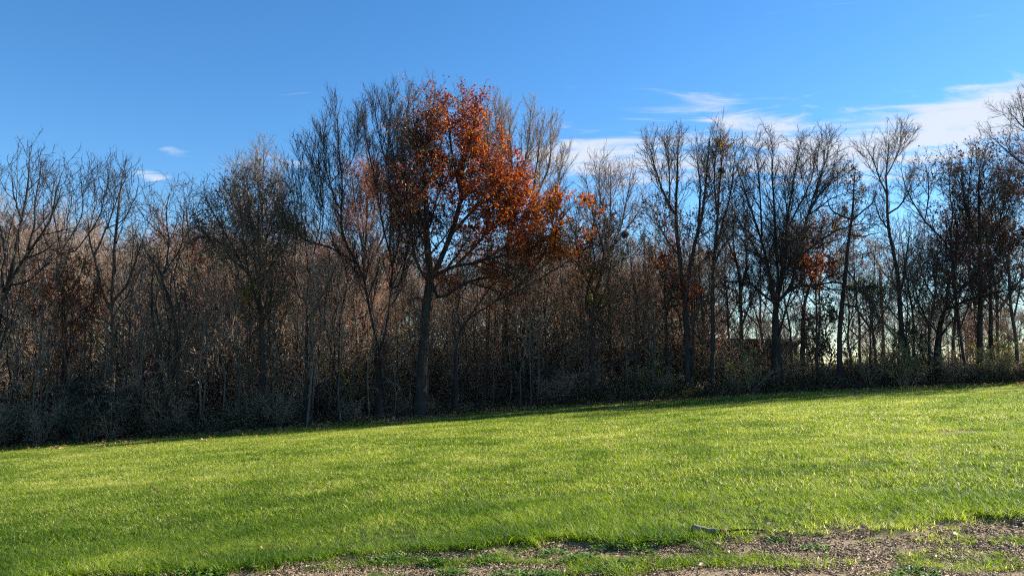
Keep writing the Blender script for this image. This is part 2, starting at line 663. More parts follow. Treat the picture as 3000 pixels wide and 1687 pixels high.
def along(rng, P, per, t0=.2, t1=1.0):
    """random points along polylines"""
    N, K, _ = P.shape
    n = rng.poisson(per, N)
    par = np.repeat(np.arange(N), n)
    t = rng.uniform(t0, t1, len(par)) * (K - 1)
    i = np.minimum(t.astype(int), K - 2)
    w = (t - i)[:, None]
    return P[par, i] * (1 - w) + P[par, i + 1] * w, norm(P[par, i + 1] - P[par, i])


# ------------------------------------------------------------------ ground
def build_ground():
    def axis(pts):
        out = []
        for a, b, s in pts:
            out.append(np.arange(a, b, s))
        out.append(np.array([pts[-1][1]]))
        return np.concatenate(out)
    xs = axis([(-1500, -300, 150), (-300, -60, 20), (-60, -24, 2), (-24, -8, .5), (-8, 8, .1), (8, 24, .5), (24, 60, 2), (60, 300, 20), (300, 1500, 150)])
    ys = axis([(-300, -40, 40), (-40, 2, 3), (2, 9, .07), (9, 18, .3), (18, 40, .4), (40, 80, 2), (80, 300, 20), (300, 2000, 170)])
    Xg, Yg = np.meshgrid(xs, ys)
    Z = ground_z(Xg, Yg)
    V = np.stack([Xg, Yg, Z], -1).reshape(-1, 3)
    ny, nx = Xg.shape
    i = (np.arange(ny - 1)[:, None] * nx + np.arange(nx - 1)[None, :]).ravel()
    Q = np.stack([i, i + 1, i + nx + 1, i + nx], -1)
    me = make_mesh('ground', V, [Q], M['ground'], None, True)
    dirt = smooth(-.04, .06, dirt_depth(Xg, Yg)) * (Yg < 14)
    spot = np.exp(-(((Xg - at(2810, 1290, 14.5)[0]) / .55) ** 2 + ((Yg - 14.5) / .45) ** 2))
    wood = smooth(-.15, .35, Yg - edge(Xg)) * (1 - .8 * smooth(60, 90, Yg))
    c = np.stack([np.clip(dirt + spot, 0, 1), wood, 0 * wood, 1 + 0 * wood], -1).reshape(-1, 4).astype(np.float32)
    a = me.attributes.new('zone', 'FLOAT_COLOR', 'POINT')
    a.data.foreach_set('color', c.ravel())
    link('ground', me, kind='structure', label='gently sloping lawn, bare soil strip and leaf-strewn woodland floor')


build_ground()


# ------------------------------------------------------------------ stuff by geometry nodes (grass, chips, litter)
def scatter(name, pts, rot, scl, idx, templates, label, category):
    """one object whose points carry copies of small meshes"""
    me = bpy.data.meshes.new(name)
    me.vertices.add(len(pts))
    me.vertices.foreach_set('co', np.asarray(pts, np.float32).ravel())
    for an, ty, key, val in (('rot', 'FLOAT_VECTOR', 'vector', rot), ('scl', 'FLOAT', 'value', scl), ('pick', 'INT', 'value', idx)):
        a = me.attributes.new(an, ty, 'POINT')
        a.data.foreach_set(key, np.asarray(val, np.int32 if ty == 'INT' else np.float32).ravel())
    me.update()
    o = link(name, me, kind='stuff', label=label, category=category)
    tcol = bpy.data.collections.new(name + '_pieces')
    for k, t in enumerate(templates):
        to = bpy.data.objects.new('%s_piece_%02d' % (name, k), t)
        tcol.objects.link(to)
    ng = bpy.data.node_groups.new(name + '_scatter', 'GeometryNodeTree')
    ng.interface.new_socket('Geometry', in_out='INPUT', socket_type='NodeSocketGeometry')
    ng.interface.new_socket('Geometry', in_out='OUTPUT', socket_type='NodeSocketGeometry')
    n, l = ng.nodes, ng.links
    gi, go = n.new('NodeGroupInput'), n.new('NodeGroupOutput')
    m2p = n.new('GeometryNodeMeshToPoints')
    iop = n.new('GeometryNodeInstanceOnPoints')
    ci = n.new('GeometryNodeCollectionInfo')
    ci.inputs['Collection'].default_value = tcol
    ci.inputs['Separate Children'].default_value = True
    ci.inputs['Reset Children'].default_value = True

    def attr(an, ty):
        q = n.new('GeometryNodeInputNamedAttribute')
        q.data_type = ty
        q.inputs['Name'].default_value = an
        return q.outputs['Attribute']
    l.new(gi.outputs[0], m2p.inputs['Mesh'])
    l.new(m2p.outputs[0], iop.inputs['Points'])
    l.new(ci.outputs[0], iop.inputs['Instance'])
    iop.inputs['Pick Instance'].default_value = True
    l.new(attr('pick', 'INT'), iop.inputs['Instance Index'])
    e2r = n.new('FunctionNodeEulerToRotation')
    l.new(attr('rot', 'FLOAT_VECTOR'), e2r.inputs[0])
    l.new(e2r.outputs[0], iop.inputs['Rotation'])
    l.new(attr('scl', 'FLOAT'), iop.inputs['Scale'])
    l.new(iop.outputs[0], go.inputs[0])
    md = o.modifiers.new('scatter', 'NODES')
    md.node_group = ng
    return o


def grass_template(rng, n, spread, hmin, hmax, width, K=4, lean=.5, square=False):
    """a tuft of curved tapering blades"""
    a = rng.uniform(0, 6.283, n)
    r = spread * np.sqrt(rng.uniform(0, 1, n))
    root = np.stack([r * np.cos(a), r * np.sin(a), np.full(n, -.01)], -1)
    h = rng.uniform(hmin, hmax, n)
    if square:
        root = np.stack([rng.uniform(-spread, spread, n), rng.uniform(-spread, spread, n), np.full(n, -.01)], -1)
        h = h * (1 + .25 * wob(root[:, 0], root[:, 1], .12, rng.randint(999)))
    az = rng.uniform(0, 6.283, n)
    dirs = np.stack([np.cos(az), np.sin(az), np.zeros(n)], -1)
    ln = rng.uniform(.15, 1.0, n) * lean
    bend = rng.uniform(.2, 1.3, n)
    side0 = np.stack([-np.sin(az), np.cos(az), np.zeros(n)], -1)
    tw = rng.uniform(-.9, .9, n)
    side = norm(side0 * np.cos(tw)[:, None] + dirs * np.sin(tw)[:, None])
    V = []
    for k in range(K):
        t = k / (K - 1)
        c = root + np.stack([np.zeros(n), np.zeros(n), h * (t - .32 * bend * t * t)], -1) + dirs * (h * (ln * t + bend * .75 * t * t))[:, None]
        w = width * (1 - t ** 1.6) * rng.uniform(.8, 1.2, n)
        if k < K - 1:
            V += [c - side * w[:, None] * .5, c + side * w[:, None] * .5]
        else:
            V += [c]
    per = 2 * (K - 1) + 1
    V = np.stack(V, 1).reshape(-1, 3)
    b = (np.arange(n) * per)[:, None]
    Q = np.concatenate([b + np.array([[2 * k, 2 * k + 1, 2 * k + 3, 2 * k + 2]]) for k in range(K - 2)])
    T = b + np.array([[2 * K - 4, 2 * K - 3, 2 * K - 2]])
    rv = rng.uniform(.0, .82, n)
    rv = np.where(rng.uniform(0, 1, n) < .10, rng.uniform(1.1, 1.5, n), rv)
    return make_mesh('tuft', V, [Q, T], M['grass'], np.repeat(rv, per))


def build_grass():
    rng = np.random.RandomState(21)
    near = [grass_template(rng, 12, .055, .035, .105, .0058, 4, .7) for _ in range(7)]
    mid = [grass_template(rng, 26, .13, .035, .100, .0075, 4, .7) for _ in range(6)]
    sward_m = [grass_template(rng, 3000, .5, .025, .088, .0085, 4, .7, True) for _ in range(6)]
    sward_f = [grass_template(rng, 1900, .5, .03, .09, .013, 3, .7, True) for _ in range(6)]
    P, RT, SC, ID = [], [], [], []

    def zone(d0, d1, rho, lo, hi, amax=46):
        am = math.radians(amax)
        n = int(rho * am * (d1 * d1 - d0 * d0))
        d = np.sqrt(rng.uniform(d0 * d0, d1 * d1, n))
        a = rng.uniform(-am, am, n)
        x, y = d * np.sin(a), d * np.cos(a)
        e = edge(x)
        keep = y < e + .25 * rng.normal(0, 1, n)
        thin = np.clip(.72 + .5 * wob(x, y, .5, 31), .25, 1)
        dd = dirt_depth(x, y)
        patch = wob(x, y * 1.6, .30, 41) + .55 * wob(x, y, .11, 42)
        inside = dd > 0
        # inside the bare strip grass only stands in clumps, thicker again towards the camera
        pin = np.clip((patch - .02) * 2.2, 0, 1) * (.3 + .7 * smooth(.12, .5, dd)) * np.where(x > 2.2, .42, 1.0)
        prob = np.where(inside, pin, thin)
        spot = np.exp(-(((x - at(2810, 1290, 14.5)[0]) / .6) ** 2 + ((y - 14.5) / .5) ** 2))
        prob = prob * (1 - .85 * spot)
        keep &= rng.uniform(0, 1, n) < prob
        x, y = x[keep], y[keep]
        inside = inside[keep]
        n = len(x)
        P.append(np.stack([x, y, ground_z(x, y)], -1))
        RT.append(np.stack([rng.normal(0, .12, n), rng.normal(0, .12, n), rng.uniform(0, 6.28, n)], -1))
        s = rng.uniform(.7, 1.2, n) * (1 + .28 * wob(x, y, .8, 51)) * np.where(inside, rng.uniform(.6, 1.25, n), 1.0)
        lip = np.exp(-((dirt_depth(x, y) + .1) / .14) ** 2)
        SC.append(np.clip(s * (1 + .35 * lip), .4, 1.7))
        ID.append(rng.randint(lo, hi, n))
    zone(3.2, 9.7, 900, 0, 7)
    # farther off: metre-wide swards laid edge to edge, loose tufts along the wood
    gx, gy = np.meshgrid(np.arange(-40, 40.1, .9), np.arange(5.5, 40, .9))
    gx, gy = gx.ravel() + rng.normal(0, .05, gx.size), gy.ravel() + rng.normal(0, .05, gx.size)
    dd = np.hypot(gx, gy)
    k = (dd > 8.9) & (np.abs(gx) < gy * 1.02 + 1) & (gy < edge(gx) - .45)
    spot = np.hypot(gx - at(2810, 1290, 14.5)[0], gy - 14.5) < .75
    k &= ~spot
    gx, gy, dd = gx[k], gy[k], dd[k]
    n = len(gx)
    e_ = .3
    sx = (ground_z(gx + e_, gy) - ground_z(gx - e_, gy)) / (2 * e_)
    sy = (ground_z(gx, gy + e_) - ground_z(gx, gy - e_)) / (2 * e_)
    q = rng.randint(0, 4, n) * (math.pi / 2)
    # tilt each sward with the slope after turning it
    rots = []
    from mathutils import Matrix
    for a, b, c in zip(sx, sy, q):
        nrm = Vector((-a, -b, 1)).normalized()
        mt = nrm.to_track_quat('Z', 'Y').to_matrix() @ Matrix.Rotation(c, 3, 'Z')
        zq = Vector((0, 0, 1)).rotation_difference(nrm).to_matrix() @ Matrix.Rotation(c, 3, 'Z')
        rots.append(tuple(zq.to_euler()))
    P.append(np.stack([gx, gy, ground_z(gx, gy)], -1))
    RT.append(np.array(rots))
    SC.append(np.ones(n))
    ID.append(np.where(dd < 17, rng.randint(13, 19, n), rng.randint(19, 25, n)))
    # edge tufts
    n = 9000
    x = rng.uniform(-36, 38, n)
    y = edge(x) + rng.uniform(-1.1, .12, n)
    k = np.abs(x) < y * 1.05
    x, y = x[k], y[k]
    n = len(x)
    P.append(np.stack([x, y, ground_z(x, y)], -1))
    RT.append(np.stack([0 * x, 0 * x, rng.uniform(0, 6.28, n)], -1))
    SC.append(rng.uniform(.8, 1.4, n) * np.where((rng.uniform(0, 1, n) < .10) & (y > edge(x) - .35), rng.uniform(1.4, 2.6, n), 1))
    ID.append(rng.randint(7, 13, n))
    x = rng.normal(at(2810, 1290, 14.5)[0], .8, 620)
    y = rng.normal(14.5, .8, 620)
    k = rng.uniform(0, 1, 620) < np.clip(np.hypot(x - at(2810, 1290, 14.5)[0], y - 14.5) - .1, 0, 1) * 1.8
    x, y = x[k], y[k]
    P.append(np.stack([x, y, ground_z(x, y)], -1))
    RT.append(np.stack([0 * x, 0 * x, rng.uniform(0, 6.28, len(x))], -1))
    SC.append(rng.uniform(.7, 1.1, len(x)))
    ID.append(rng.randint(7, 13, len(x)))
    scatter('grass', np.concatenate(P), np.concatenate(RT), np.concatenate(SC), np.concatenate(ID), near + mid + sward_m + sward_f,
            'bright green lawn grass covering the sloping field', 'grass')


build_grass()

# ------------------------------------------------------------------ trees
def grow(rng, stems, radii, cfg):
    """stems: list of (K,3) arrays already in place. Returns branch levels."""
    K0 = 14
    P0 = np.stack([resample(s, K0) for s in stems])
    R0 = np.stack(radii)
    ctr = P0.mean((0, 1))
    c = dict(l1=(2.2, .30, 1.0, 42, 2.3), l2=(3.2, .12, 1.0, 38, 1.05), l3=(6.5, .08, 1.0, 36, .50), up=(.16, .12, .06), wob=.15)
    c.update(cfg)
    d, a, b, g, ln = c['l1']
    P1, R1 = spawn(rng, P0, R0, d, a, b, g, ln, 6, c['up'][0], c['wob'] * .55, (.0115, .006), .6, 2, .72, outward=ctr)
    d, a, b, g, ln = c['l2']
    P2, R2 = spawn(rng, np.concatenate([P1]), np.concatenate([R1]), d, a, b, g, ln, 5, c['up'][1], c['wob'] * .85, (.0085, .003), .6, 2, .45)
    d, a, b, g, ln = c['l3']
    P3, R3 = spawn(rng, P2, R2, d * 1.45, a, b, g, ln, 3, c['up'][2], c['wob'] * 1.2, (.006, .0024), .65, 2, .35)
    tip, tr = spawn(rng, P1, R1, d * .6, .3, 1, g, ln, 3, c['up'][2], c['wob'], (.006, .0024), .65, 1, .3)
    P3 = np.concatenate([P3, tip])
    R3 = np.maximum(np.concatenate([R3, tr]), .0048)
    return P0, R0, P1, R1, P2, np.maximum(R2, .0085), P3, R3


def stem_radii(r0, r1, K=14, flare=False):
    t = np.linspace(0, 1, K)
    r = r1 + (r0 - r1) * (1 - t) ** .72
    if flare:
        r = r * (1 + .55 * np.exp(-t / .045))
    return r


def tree(name, label, category, base_px, d, trunk_px, limbs_px, width_px, bark='bark', twig='twig', cfg=None, leaves=(),
         seed=1, tip=.014, group=None, spread=.55, extra=0, leafmul=3.5):
    """base_px: photo column of the foot, d: metres from the camera.
    trunk_px: points up the trunk; limbs_px: list of limbs, each starting on the trunk or an earlier limb.
    Limbs lean towards or away from the viewer as well, so that the crown is as deep as it is wide."""
    rng = np.random.RandomState(seed)
    # the foot stands a little inside the wood
    d = max(d, float(edge((base_px - 1500) / F * d)) + 1.1 + .5 * rng.uniform())
    bx = at(base_px, 1100, d)[0]
    foot = np.array((bx, d, gz(bx, d) - .06))
    scale = d / F
    tp = [foot] + [at(x, y, d) for x, y in trunk_px]
    trunk = resample(tp, 14)
    tr0 = width_px * scale * .34
    trr = stem_radii(tr0, max(tip, tr0 * (.30 if limbs_px else .1)), flare=True)
    if trunk_px[-1][1] < 620:
        trr = stem_radii(tr0, tip, flare=True)
    stems, rads = [trunk], [trr]
    allpts = [trunk]
    allr = [trr]
    for j, lp in enumerate(limbs_px):
        p = np.array([at(x, y, d) for x, y in lp])
        # attach to the nearest point of what is already there
        best = None
        for P, Rr in zip(allpts, allr):
            q = np.linalg.norm((P - p[0])[:, [0, 2]], axis=1)
            i = int(q.argmin())
            if best is None or q[i] < best[0]:
                best = (q[i], P[i], Rr[i])
        L = np.linalg.norm(np.diff(p[:, [0, 2]], axis=0), axis=1).sum()
        s = np.concatenate([[0], np.cumsum(np.linalg.norm(np.diff(p, axis=0), axis=1))])
        s = s / s[-1]
        ydev = rng.choice([-1, 1]) * rng.uniform(.25, 1.0) * spread * L * .55
        off = best[1][1] - d
        p[:, 1] += off + ydev * s ** 1.1
        p[0] = best[1]
        # keep the limb on its sight line as it comes nearer or goes farther
        for k in range(1, len(p)):
            p[k] = at(lp[k][0], lp[k][1], p[k][1])
        P = resample(p, 14)
        r0 = min(best[2] * .88, .0125 * L + .022)
        rr = stem_radii(r0, tip * .8)
        stems.append(P)
        rads.append(rr)
        allpts.append(P)
        allr.append(rr)
    # more limbs towards and away from the viewer, out of the upper trunk
    for j in range(extra):
        k = rng.randint(7, 13)
        q = trunk[k]
        top = max(P[-1][2] for P in allpts)
        L = min(rng.uniform(.25, .42) * (top - foot[2]), .8 * (top - q[2]))
        sgn = 1 if j % 2 else -1
        dirv = norm(np.array((rng.uniform(-.6, .6), sgn * rng.uniform(.5, 1.0), rng.uniform(.8, 1.5))))
        pts = [q, q + dirv * L * .5, q + dirv * L * .85 + np.array((0, 0, .22 * L))]
        P = resample(pts, 14)
        rr = stem_radii(min(trr[k] * .7, .008 * L + .012), tip * .7)
        stems.append(P)
        rads.append(rr)
    # gnarl the stems a little
    for P in stems:
        n = len(P)
        w = np.cumsum(rng.normal(0, .018, (n, 3)), axis=0)
        w -= np.linspace(0, 1, n)[:, None] * w[-1]
        P += w
    lv = grow(rng, stems, rads, cfg or {})
    P0, R0, P1, R1, P2, R2, P3, R3 = lv
    root = empty(name, foot, label, category, group)
    for j in range(len(stems)):
        V, pl = tubes(P0[j:j + 1] - foot, R0[j:j + 1], 10 if j == 0 else 7)
        if j == 0:
            # knobbly bark outline
            V = V * 1.0
        link('trunk' if j == 0 else 'limb', make_mesh('trunk' if j == 0 else 'limb', V, pl, M[bark], None, True), root)
    sp = Soup()
    sp.add(*tubes(P1 - foot, R1, 4))
    sp.add(*tubes(P2 - foot, R2, 3))
    sp.add(*tubes(P3 - foot, R3, 3, True))
    crown = link('crown', sp.mesh('crown', M[twig]), root, kind='stuff')
    for (mat, per2, per3, size, fn, mean) in leaves:
        pos, dr = along(rng, P3, per3 * leafmul * .8)
        p2, d2 = along(rng, P2, per2 * leafmul)
        pos, dr = np.concatenate([pos, p2]), np.concatenate([dr, d2])
        if fn is not None:
            keep = fn(pos, rng)
            pos, dr = pos[keep], dr[keep]
        if len(pos) == 0:
            continue
        ls = Soup()
        leaf_soup(rng, pos - foot, dr, size, ls, mean, .5)
        link('leaves', ls.mesh('leaves', M[mat]), crown, kind='stuff')
    return root


def px_of(pos):
    """photo column and row of world points, for shaping a crown region by region"""
    x, y, z = pos[:, 0], pos[:, 1], pos[:, 2] - EYE
    f = y * math.cos(PITCH) + z * math.sin(PITCH)
    u = -y * math.sin(PITCH) + z * math.cos(PITCH)
    return 1500 + F * x / f, 843.5 - F * u / f


def inbox(x0, x1, y0, y1, p=1.0, soft=25):
    def fn(pos, rng):
        X, Y = px_of(pos)
        X = X + rng.normal(0, soft, len(X))
        Y = Y + rng.normal(0, soft, len(Y))
        return (X > x0) & (X < x1) & (Y > y0) & (Y < y1) & (rng.uniform(0, 1, len(X)) < p)
    return fn


def clumps(p, s=.55, seed=0, thr=0.0):
    """leaves left only on some sprays"""
    def fn(pos, rng):
        v = wob(pos[:, 0] + .7 * pos[:, 2], pos[:, 1] - .6 * pos[:, 2] + .8 * pos[:, 0], s, seed) + .6 * wob(pos[:, 2], pos[:, 0], s * .6, seed + 1)
        return (v > thr) & (rng.uniform(0, 1, len(pos)) < p)
    return fn


def both(*fs):
    def fn(pos, rng):
        k = np.ones(len(pos), bool)
        for f in fs:
            k &= f(pos, rng)
        return k
    return fn


UPRIGHT = dict(l1=(4.04, .22, 1.0, 30, 2.3), l2=(5.23, .12, 1.0, 30, 1.05), l3=(8.05, .1, 1.0, 32, .50), up=(.22, .18, .10), wob=.11)
SPREAD = dict(l1=(3.78, .2, 1.0, 46, 2.4), l2=(5.00, .12, 1.0, 42, 1.1), l3=(8.62, .08, 1.0, 38, .5), up=(.12, .10, .05), wob=.16)
FINE = dict(l1=(4.32, .2, 1.0, 42, 2.2), l2=(5.25, .12, 1.0, 38, 1.05), l3=(8.62, .08, 1.0, 36, .50), up=(.16, .12, .06), wob=.15)
OAKY = dict(l1=(4.59, .15, 1.0, 46, 2.2), l2=(5.25, .1, 1.0, 42, 1.0), l3=(7.47, .08, 1.0, 40, .45), up=(.12, .10, .04), wob=.17)
LIGHT = dict(l1=(5.22, .25, 1.0, 40, 2.2), l2=(5.61, .15, 1.0, 36, 1.05), l3=(6.90, .1, 1.0, 34, .50), up=(.17, .12, .06), wob=.20)

ANGULAR = dict(l1=(3.0, .2, 1.0, 40, 2.5), l2=(3.6, .12, 1.0, 42, 1.15), l3=(5.2, .1, 1.0, 44, .48), up=(.15, .10, .05), wob=.19)
# -- left group
tree('bare_tree', 'leaning bare tree with a forked trunk at the far left edge', 'tree', -55, 28.2,
     [(-20, 1000), (0, 903), (31, 782), (55, 679), (66, 627), (83, 541), (86, 447)],
     [[(5, 890), (45, 800), (83, 741), (114, 696), (152, 641), (166, 565), (180, 510)],
      [(20, 850), (86, 820), (128, 789), (159, 748)],
      [(-5, 880), (5, 800), (17, 765), (5, 690), (-20, 600), (-30, 520)],
      [(83, 741), (100, 660), (105, 580), (120, 490)], [(60, 660), (40, 580), (35, 520)]],
     26, 'bark_dark', 'twig_black', ANGULAR, seed=11)
tree('bare_tree', 'vase-shaped bare tree rising out of the russet thicket at left', 'tree', 187, 30.5,
     [(186, 1000), (179, 782), (181, 741)],
     [[(181, 741), (145, 724), (124, 690), (105, 640)], [(181, 741), (221, 735), (262, 686), (286, 650), (312, 560), (318, 515)],
      [(182, 735), (193, 710), (224, 658), (240, 606), (238, 530)], [(180, 735), (176, 706), (162, 641), (155, 575), (172, 508)],
      [(262, 686), (280, 600), (272, 520)], [(193, 710), (205, 620), (215, 540)]],
     24, 'bark_dark', 'twig_black', ANGULAR, seed=12)
tree('bare_tree', 'bare tree with two close stems and a right-leaning top, left of the crooked trunk', 'tree', 331, 30.0,
     [(331, 1000), (331, 920), (330, 880), (338, 748), (340, 690), (350, 600), (362, 500)],
     [[(331, 915), (310, 868), (283, 765), (265, 713), (258, 640)], [(283, 765), (281, 737), (303, 682), (324, 627), (345, 575), (375, 510)],
      [(340, 690), (370, 640), (398, 580), (405, 545)], [(331, 900), (370, 830), (395, 760), (420, 690)]],
     26, 'bark', 'twig_black', ANGULAR, seed=13)
tree('crooked_tree', 'dark crooked tree whose trunk bends left then forks', 'tree', 480, 29.0,
     [(479, 1180), (499, 1130), (520, 993), (503, 906), (487, 848), (470, 811)],
     [[(472, 812), (454, 766), (433, 741), (415, 700)], [(472, 811), (483, 795), (493, 737), (495, 683), (489, 610), (497, 570)],
      [(494, 720), (485, 695), (441, 654), (421, 637), (398, 600)], [(484, 796), (510, 755), (532, 720), (537, 641), (540, 565)],
      [(481, 1175), (462, 1076), (462, 1014), (446, 923), (441, 848), (450, 770)]],
     27, 'bark_dark', 'twig_dark', ANGULAR, seed=14)
tree('brown_oak', 'round-headed tree with sparse olive-brown leaves left of centre', 'tree', 772, 30.2,
     [(768, 1050), (760, 890), (760, 832)],
     [[(760, 835), (723, 800), (690, 737), (632, 633), (600, 580)], [(760, 832), (748, 786), (744, 703), (722, 600), (715, 545)],
      [(760, 832), (761, 737), (757, 620), (765, 535)], [(760, 832), (789, 786), (814, 724), (826, 662), (832, 570)],
      [(745, 710), (690, 610), (665, 550)], [(762, 740), (800, 650), (800, 560)], [(723, 800), (660, 740), (600, 690), (575, 640)],
      [(790, 785), (840, 720), (862, 650)]],
     30, 'bark_dark', 'twig_dark', OAKY, [('olive', .45, .3, .09, clumps(.8, .45, 3, .0), .25), ('brown', .6, .4, .09, clumps(.8, .45, 5, .0), .25)], seed=15, extra=3)
tree('bare_tree', 'thin bare tree top poking above the round brown-leaved crown', 'tree', 760, 39,
     [(765, 900), (770, 700), (772, 560), (773, 435)], [[(768, 760), (735, 620), (722, 490)], [(768, 740), (800, 600), (815, 480)], [(770, 640), (752, 530), (748, 460)]],
     16, 'bark', 'twig', LIGHT, seed=16, extra=2)
tree('forked_tree', 'slim forked tree between the round brown crown and the tall vase-shaped tree', 'tree', 893, 30.5,
     [(893, 1055), (897, 931), (897, 885)],
     [[(897, 890), (868, 857), (864, 766), (868, 662), (860, 560)], [(897, 885), (905, 799), (918, 745), (940, 640), (945, 540)],
      [(868, 830), (830, 770), (815, 690)], [(897, 930), (942, 869), (965, 820)], [(905, 790), (890, 690), (893, 590)]],
     20, 'bark_dark', 'twig', ANGULAR, seed=17)
# -- tall vase tree and red oak
tree('vase_tree', 'tall nearly leafless tree with a deep fork, left of the red oak', 'tree', 1113, 32.2,
     [(1114, 1100), (1113, 1031)],
     [[(1113, 1035), (1099, 973), (1082, 898), (1070, 824), (1053, 778), (1037, 745), (1012, 700), (1003, 650), (1003, 540), (991, 416), (989, 335)],
      [(1113, 1030), (1124, 994), (1136, 940), (1144, 857), (1148, 791), (1140, 745), (1144, 623), (1140, 498), (1140, 374), (1145, 275)],
      [(1050, 778), (1033, 766), (983, 729), (950, 716), (900, 708), (831, 670)],
      [(950, 716), (946, 640), (935, 540), (925, 455)], [(900, 708), (885, 620), (880, 520), (890, 450)],
      [(1005, 650), (980, 580), (955, 480), (950, 390)], [(1142, 745), (1128, 664), (1115, 602), (1099, 519), (1078, 424), (1066, 335)],
      [(1147, 790), (1165, 726), (1173, 602), (1178, 480), (1190, 374), (1198, 290)], [(1003, 560), (1030, 470), (1040, 380)],
      [(1145, 850), (1169, 836), (1190, 753), (1206, 664), (1215, 560)], [(1142, 500), (1105, 400), (1100, 300)], [(1144, 620), (1165, 480), (1170, 350)]],
     46, 'bark_dark', 'twig_black', dict(UPRIGHT, l1=(4.6, .15, 1.0, 30, 2.1), wob=.09), [('brown', .15, .22, .075, None, .5)], seed=18, tip=.013, leafmul=1.0)


def in_poly(X, Y, poly):
    c = np.zeros(len(X), bool)
    j = len(poly) - 1
    for i in range(len(poly)):
        (xi, yi), (xj, yj) = poly[i], poly[j]
        c ^= ((yi > Y) != (yj > Y)) & (X < (xj - xi) * (Y - yi) / (yj - yi + 1e-9) + xi)
        j = i
    return c


OAK_BODY = [(1285, 300), (1310, 255), (1420, 262), (1455, 300), (1500, 360), (1545, 440), (1580, 520), (1600, 580), (1575, 640), (1540, 660), (1500, 720), (1390, 690), (1300, 650), (1275, 500)]
OAK_LOW = [(1240, 660), (1390, 690), (1540, 650), (1600, 700), (1605, 800), (1590, 860), (1500, 870), (1380, 820), (1250, 850)]
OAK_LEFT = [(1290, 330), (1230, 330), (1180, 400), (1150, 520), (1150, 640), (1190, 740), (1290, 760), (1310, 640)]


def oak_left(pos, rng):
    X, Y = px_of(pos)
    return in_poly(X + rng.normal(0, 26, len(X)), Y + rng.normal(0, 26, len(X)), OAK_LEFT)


def oak_right(pos, rng):
    X, Y = px_of(pos)
    x, y = X + rng.normal(0, 34, len(X)), Y + rng.normal(0, 34, len(X))
    p = np.where(in_poly(x, y, OAK_BODY), .80, np.where(in_poly(x, y, OAK_LOW), np.where(x > 1430, .34, .36), .05))
    return rng.uniform(0, 1, len(X)) < p


tree('red_oak', 'big red oak with rust-orange leaves, the tallest and brightest tree', 'tree', 1232, 31.6,
     [(1240, 1064), (1248, 960), (1252, 898), (1262, 836), (1260, 774), (1254, 712), (1250, 664), (1250, 581), (1245, 450), (1255, 350)],
     [[(1262, 824), (1290, 760), (1314, 697), (1339, 623), (1351, 540), (1355, 416), (1355, 280)],
      [(1264, 816), (1335, 778), (1400, 765), (1460, 735), (1520, 690), (1555, 650)],
      [(1262, 840), (1293, 874), (1370, 830), (1440, 815), (1530, 800), (1560, 795)],
      [(1258, 836), (1225, 780), (1205, 700), (1195, 600), (1200, 500), (1205, 400)],
      [(1250, 895), (1225, 874), (1200, 880), (1180, 860)],
      [(1318, 690), (1390, 610), (1440, 520), (1460, 430)], [(1340, 620), (1400, 500), (1420, 380)], [(1350, 545), (1320, 430), (1310, 310)],
      [(1335, 778), (1420, 690), (1490, 600), (1525, 510)], [(1420, 690), (1450, 600), (1500, 470)], [(1252, 660), (1210, 560), (1175, 470), (1180, 400)],
      [(1250, 590), (1290, 470), (1290, 360)], [(1390, 610), (1470, 560), (1540, 560)], [(1205, 690), (1170, 640), (1155, 570)],
      [(1351, 540), (1380, 400), (1400, 300)], [(1400, 765), (1450, 755), (1530, 730), (1590, 690)], [(1410, 764), (1480, 790), (1550, 840)],
      [(1440, 690), (1520, 620), (1585, 590)], [(1380, 830), (1450, 850), (1520, 865)], [(1258, 760), (1300, 690), (1330, 640)], [(1252, 700), (1225, 640), (1235, 560)], [(1300, 790), (1360, 720), (1400, 660)], [(1255, 870), (1300, 820), (1360, 800)]],
     52, 'bark_dark', 'twig_dark', dict(OAKY, l1=(4.8, .13, 1.0, 48, 2.0), l2=(4.6, .1, 1.0, 44, .9)),
     [('maroon_shaded', 4.6, 3.8, .098, both(oak_left, clumps(.95, .5, 8, -.4)), .45), ('oak', 8.5, 7.4, .096, both(oak_right, clumps(.97, .5, 9, -.6)), .44)],  # shaded left of the crown is painted in with the darker leaf
     seed=19, extra=6, spread=.75, leafmul=1.25)
tree('bare_tree', 'fine-twigged bare tree standing behind the right side of the red oak', 'tree', 1482, 37.5,
     [(1480, 900), (1490, 700), (1500, 500), (1490, 335)],
     [[(1485, 760), (1560, 600), (1610, 480), (1615, 350)], [(1487, 740), (1550, 680), (1620, 580), (1648, 470)], [(1498, 560), (1545, 440), (1555, 320)],
      [(1492, 680), (1440, 540), (1430, 400), (1440, 320)], [(1560, 600), (1575, 480), (1585, 380)]],
     34, 'bark', 'twig', dict(UPRIGHT, l1=(4.4, .22, 1.0, 32, 2.2), l3=(7.5, .1, 1, 30, .5)), [('brown', .05, .06, .07, None, .5)], seed=20, extra=4)
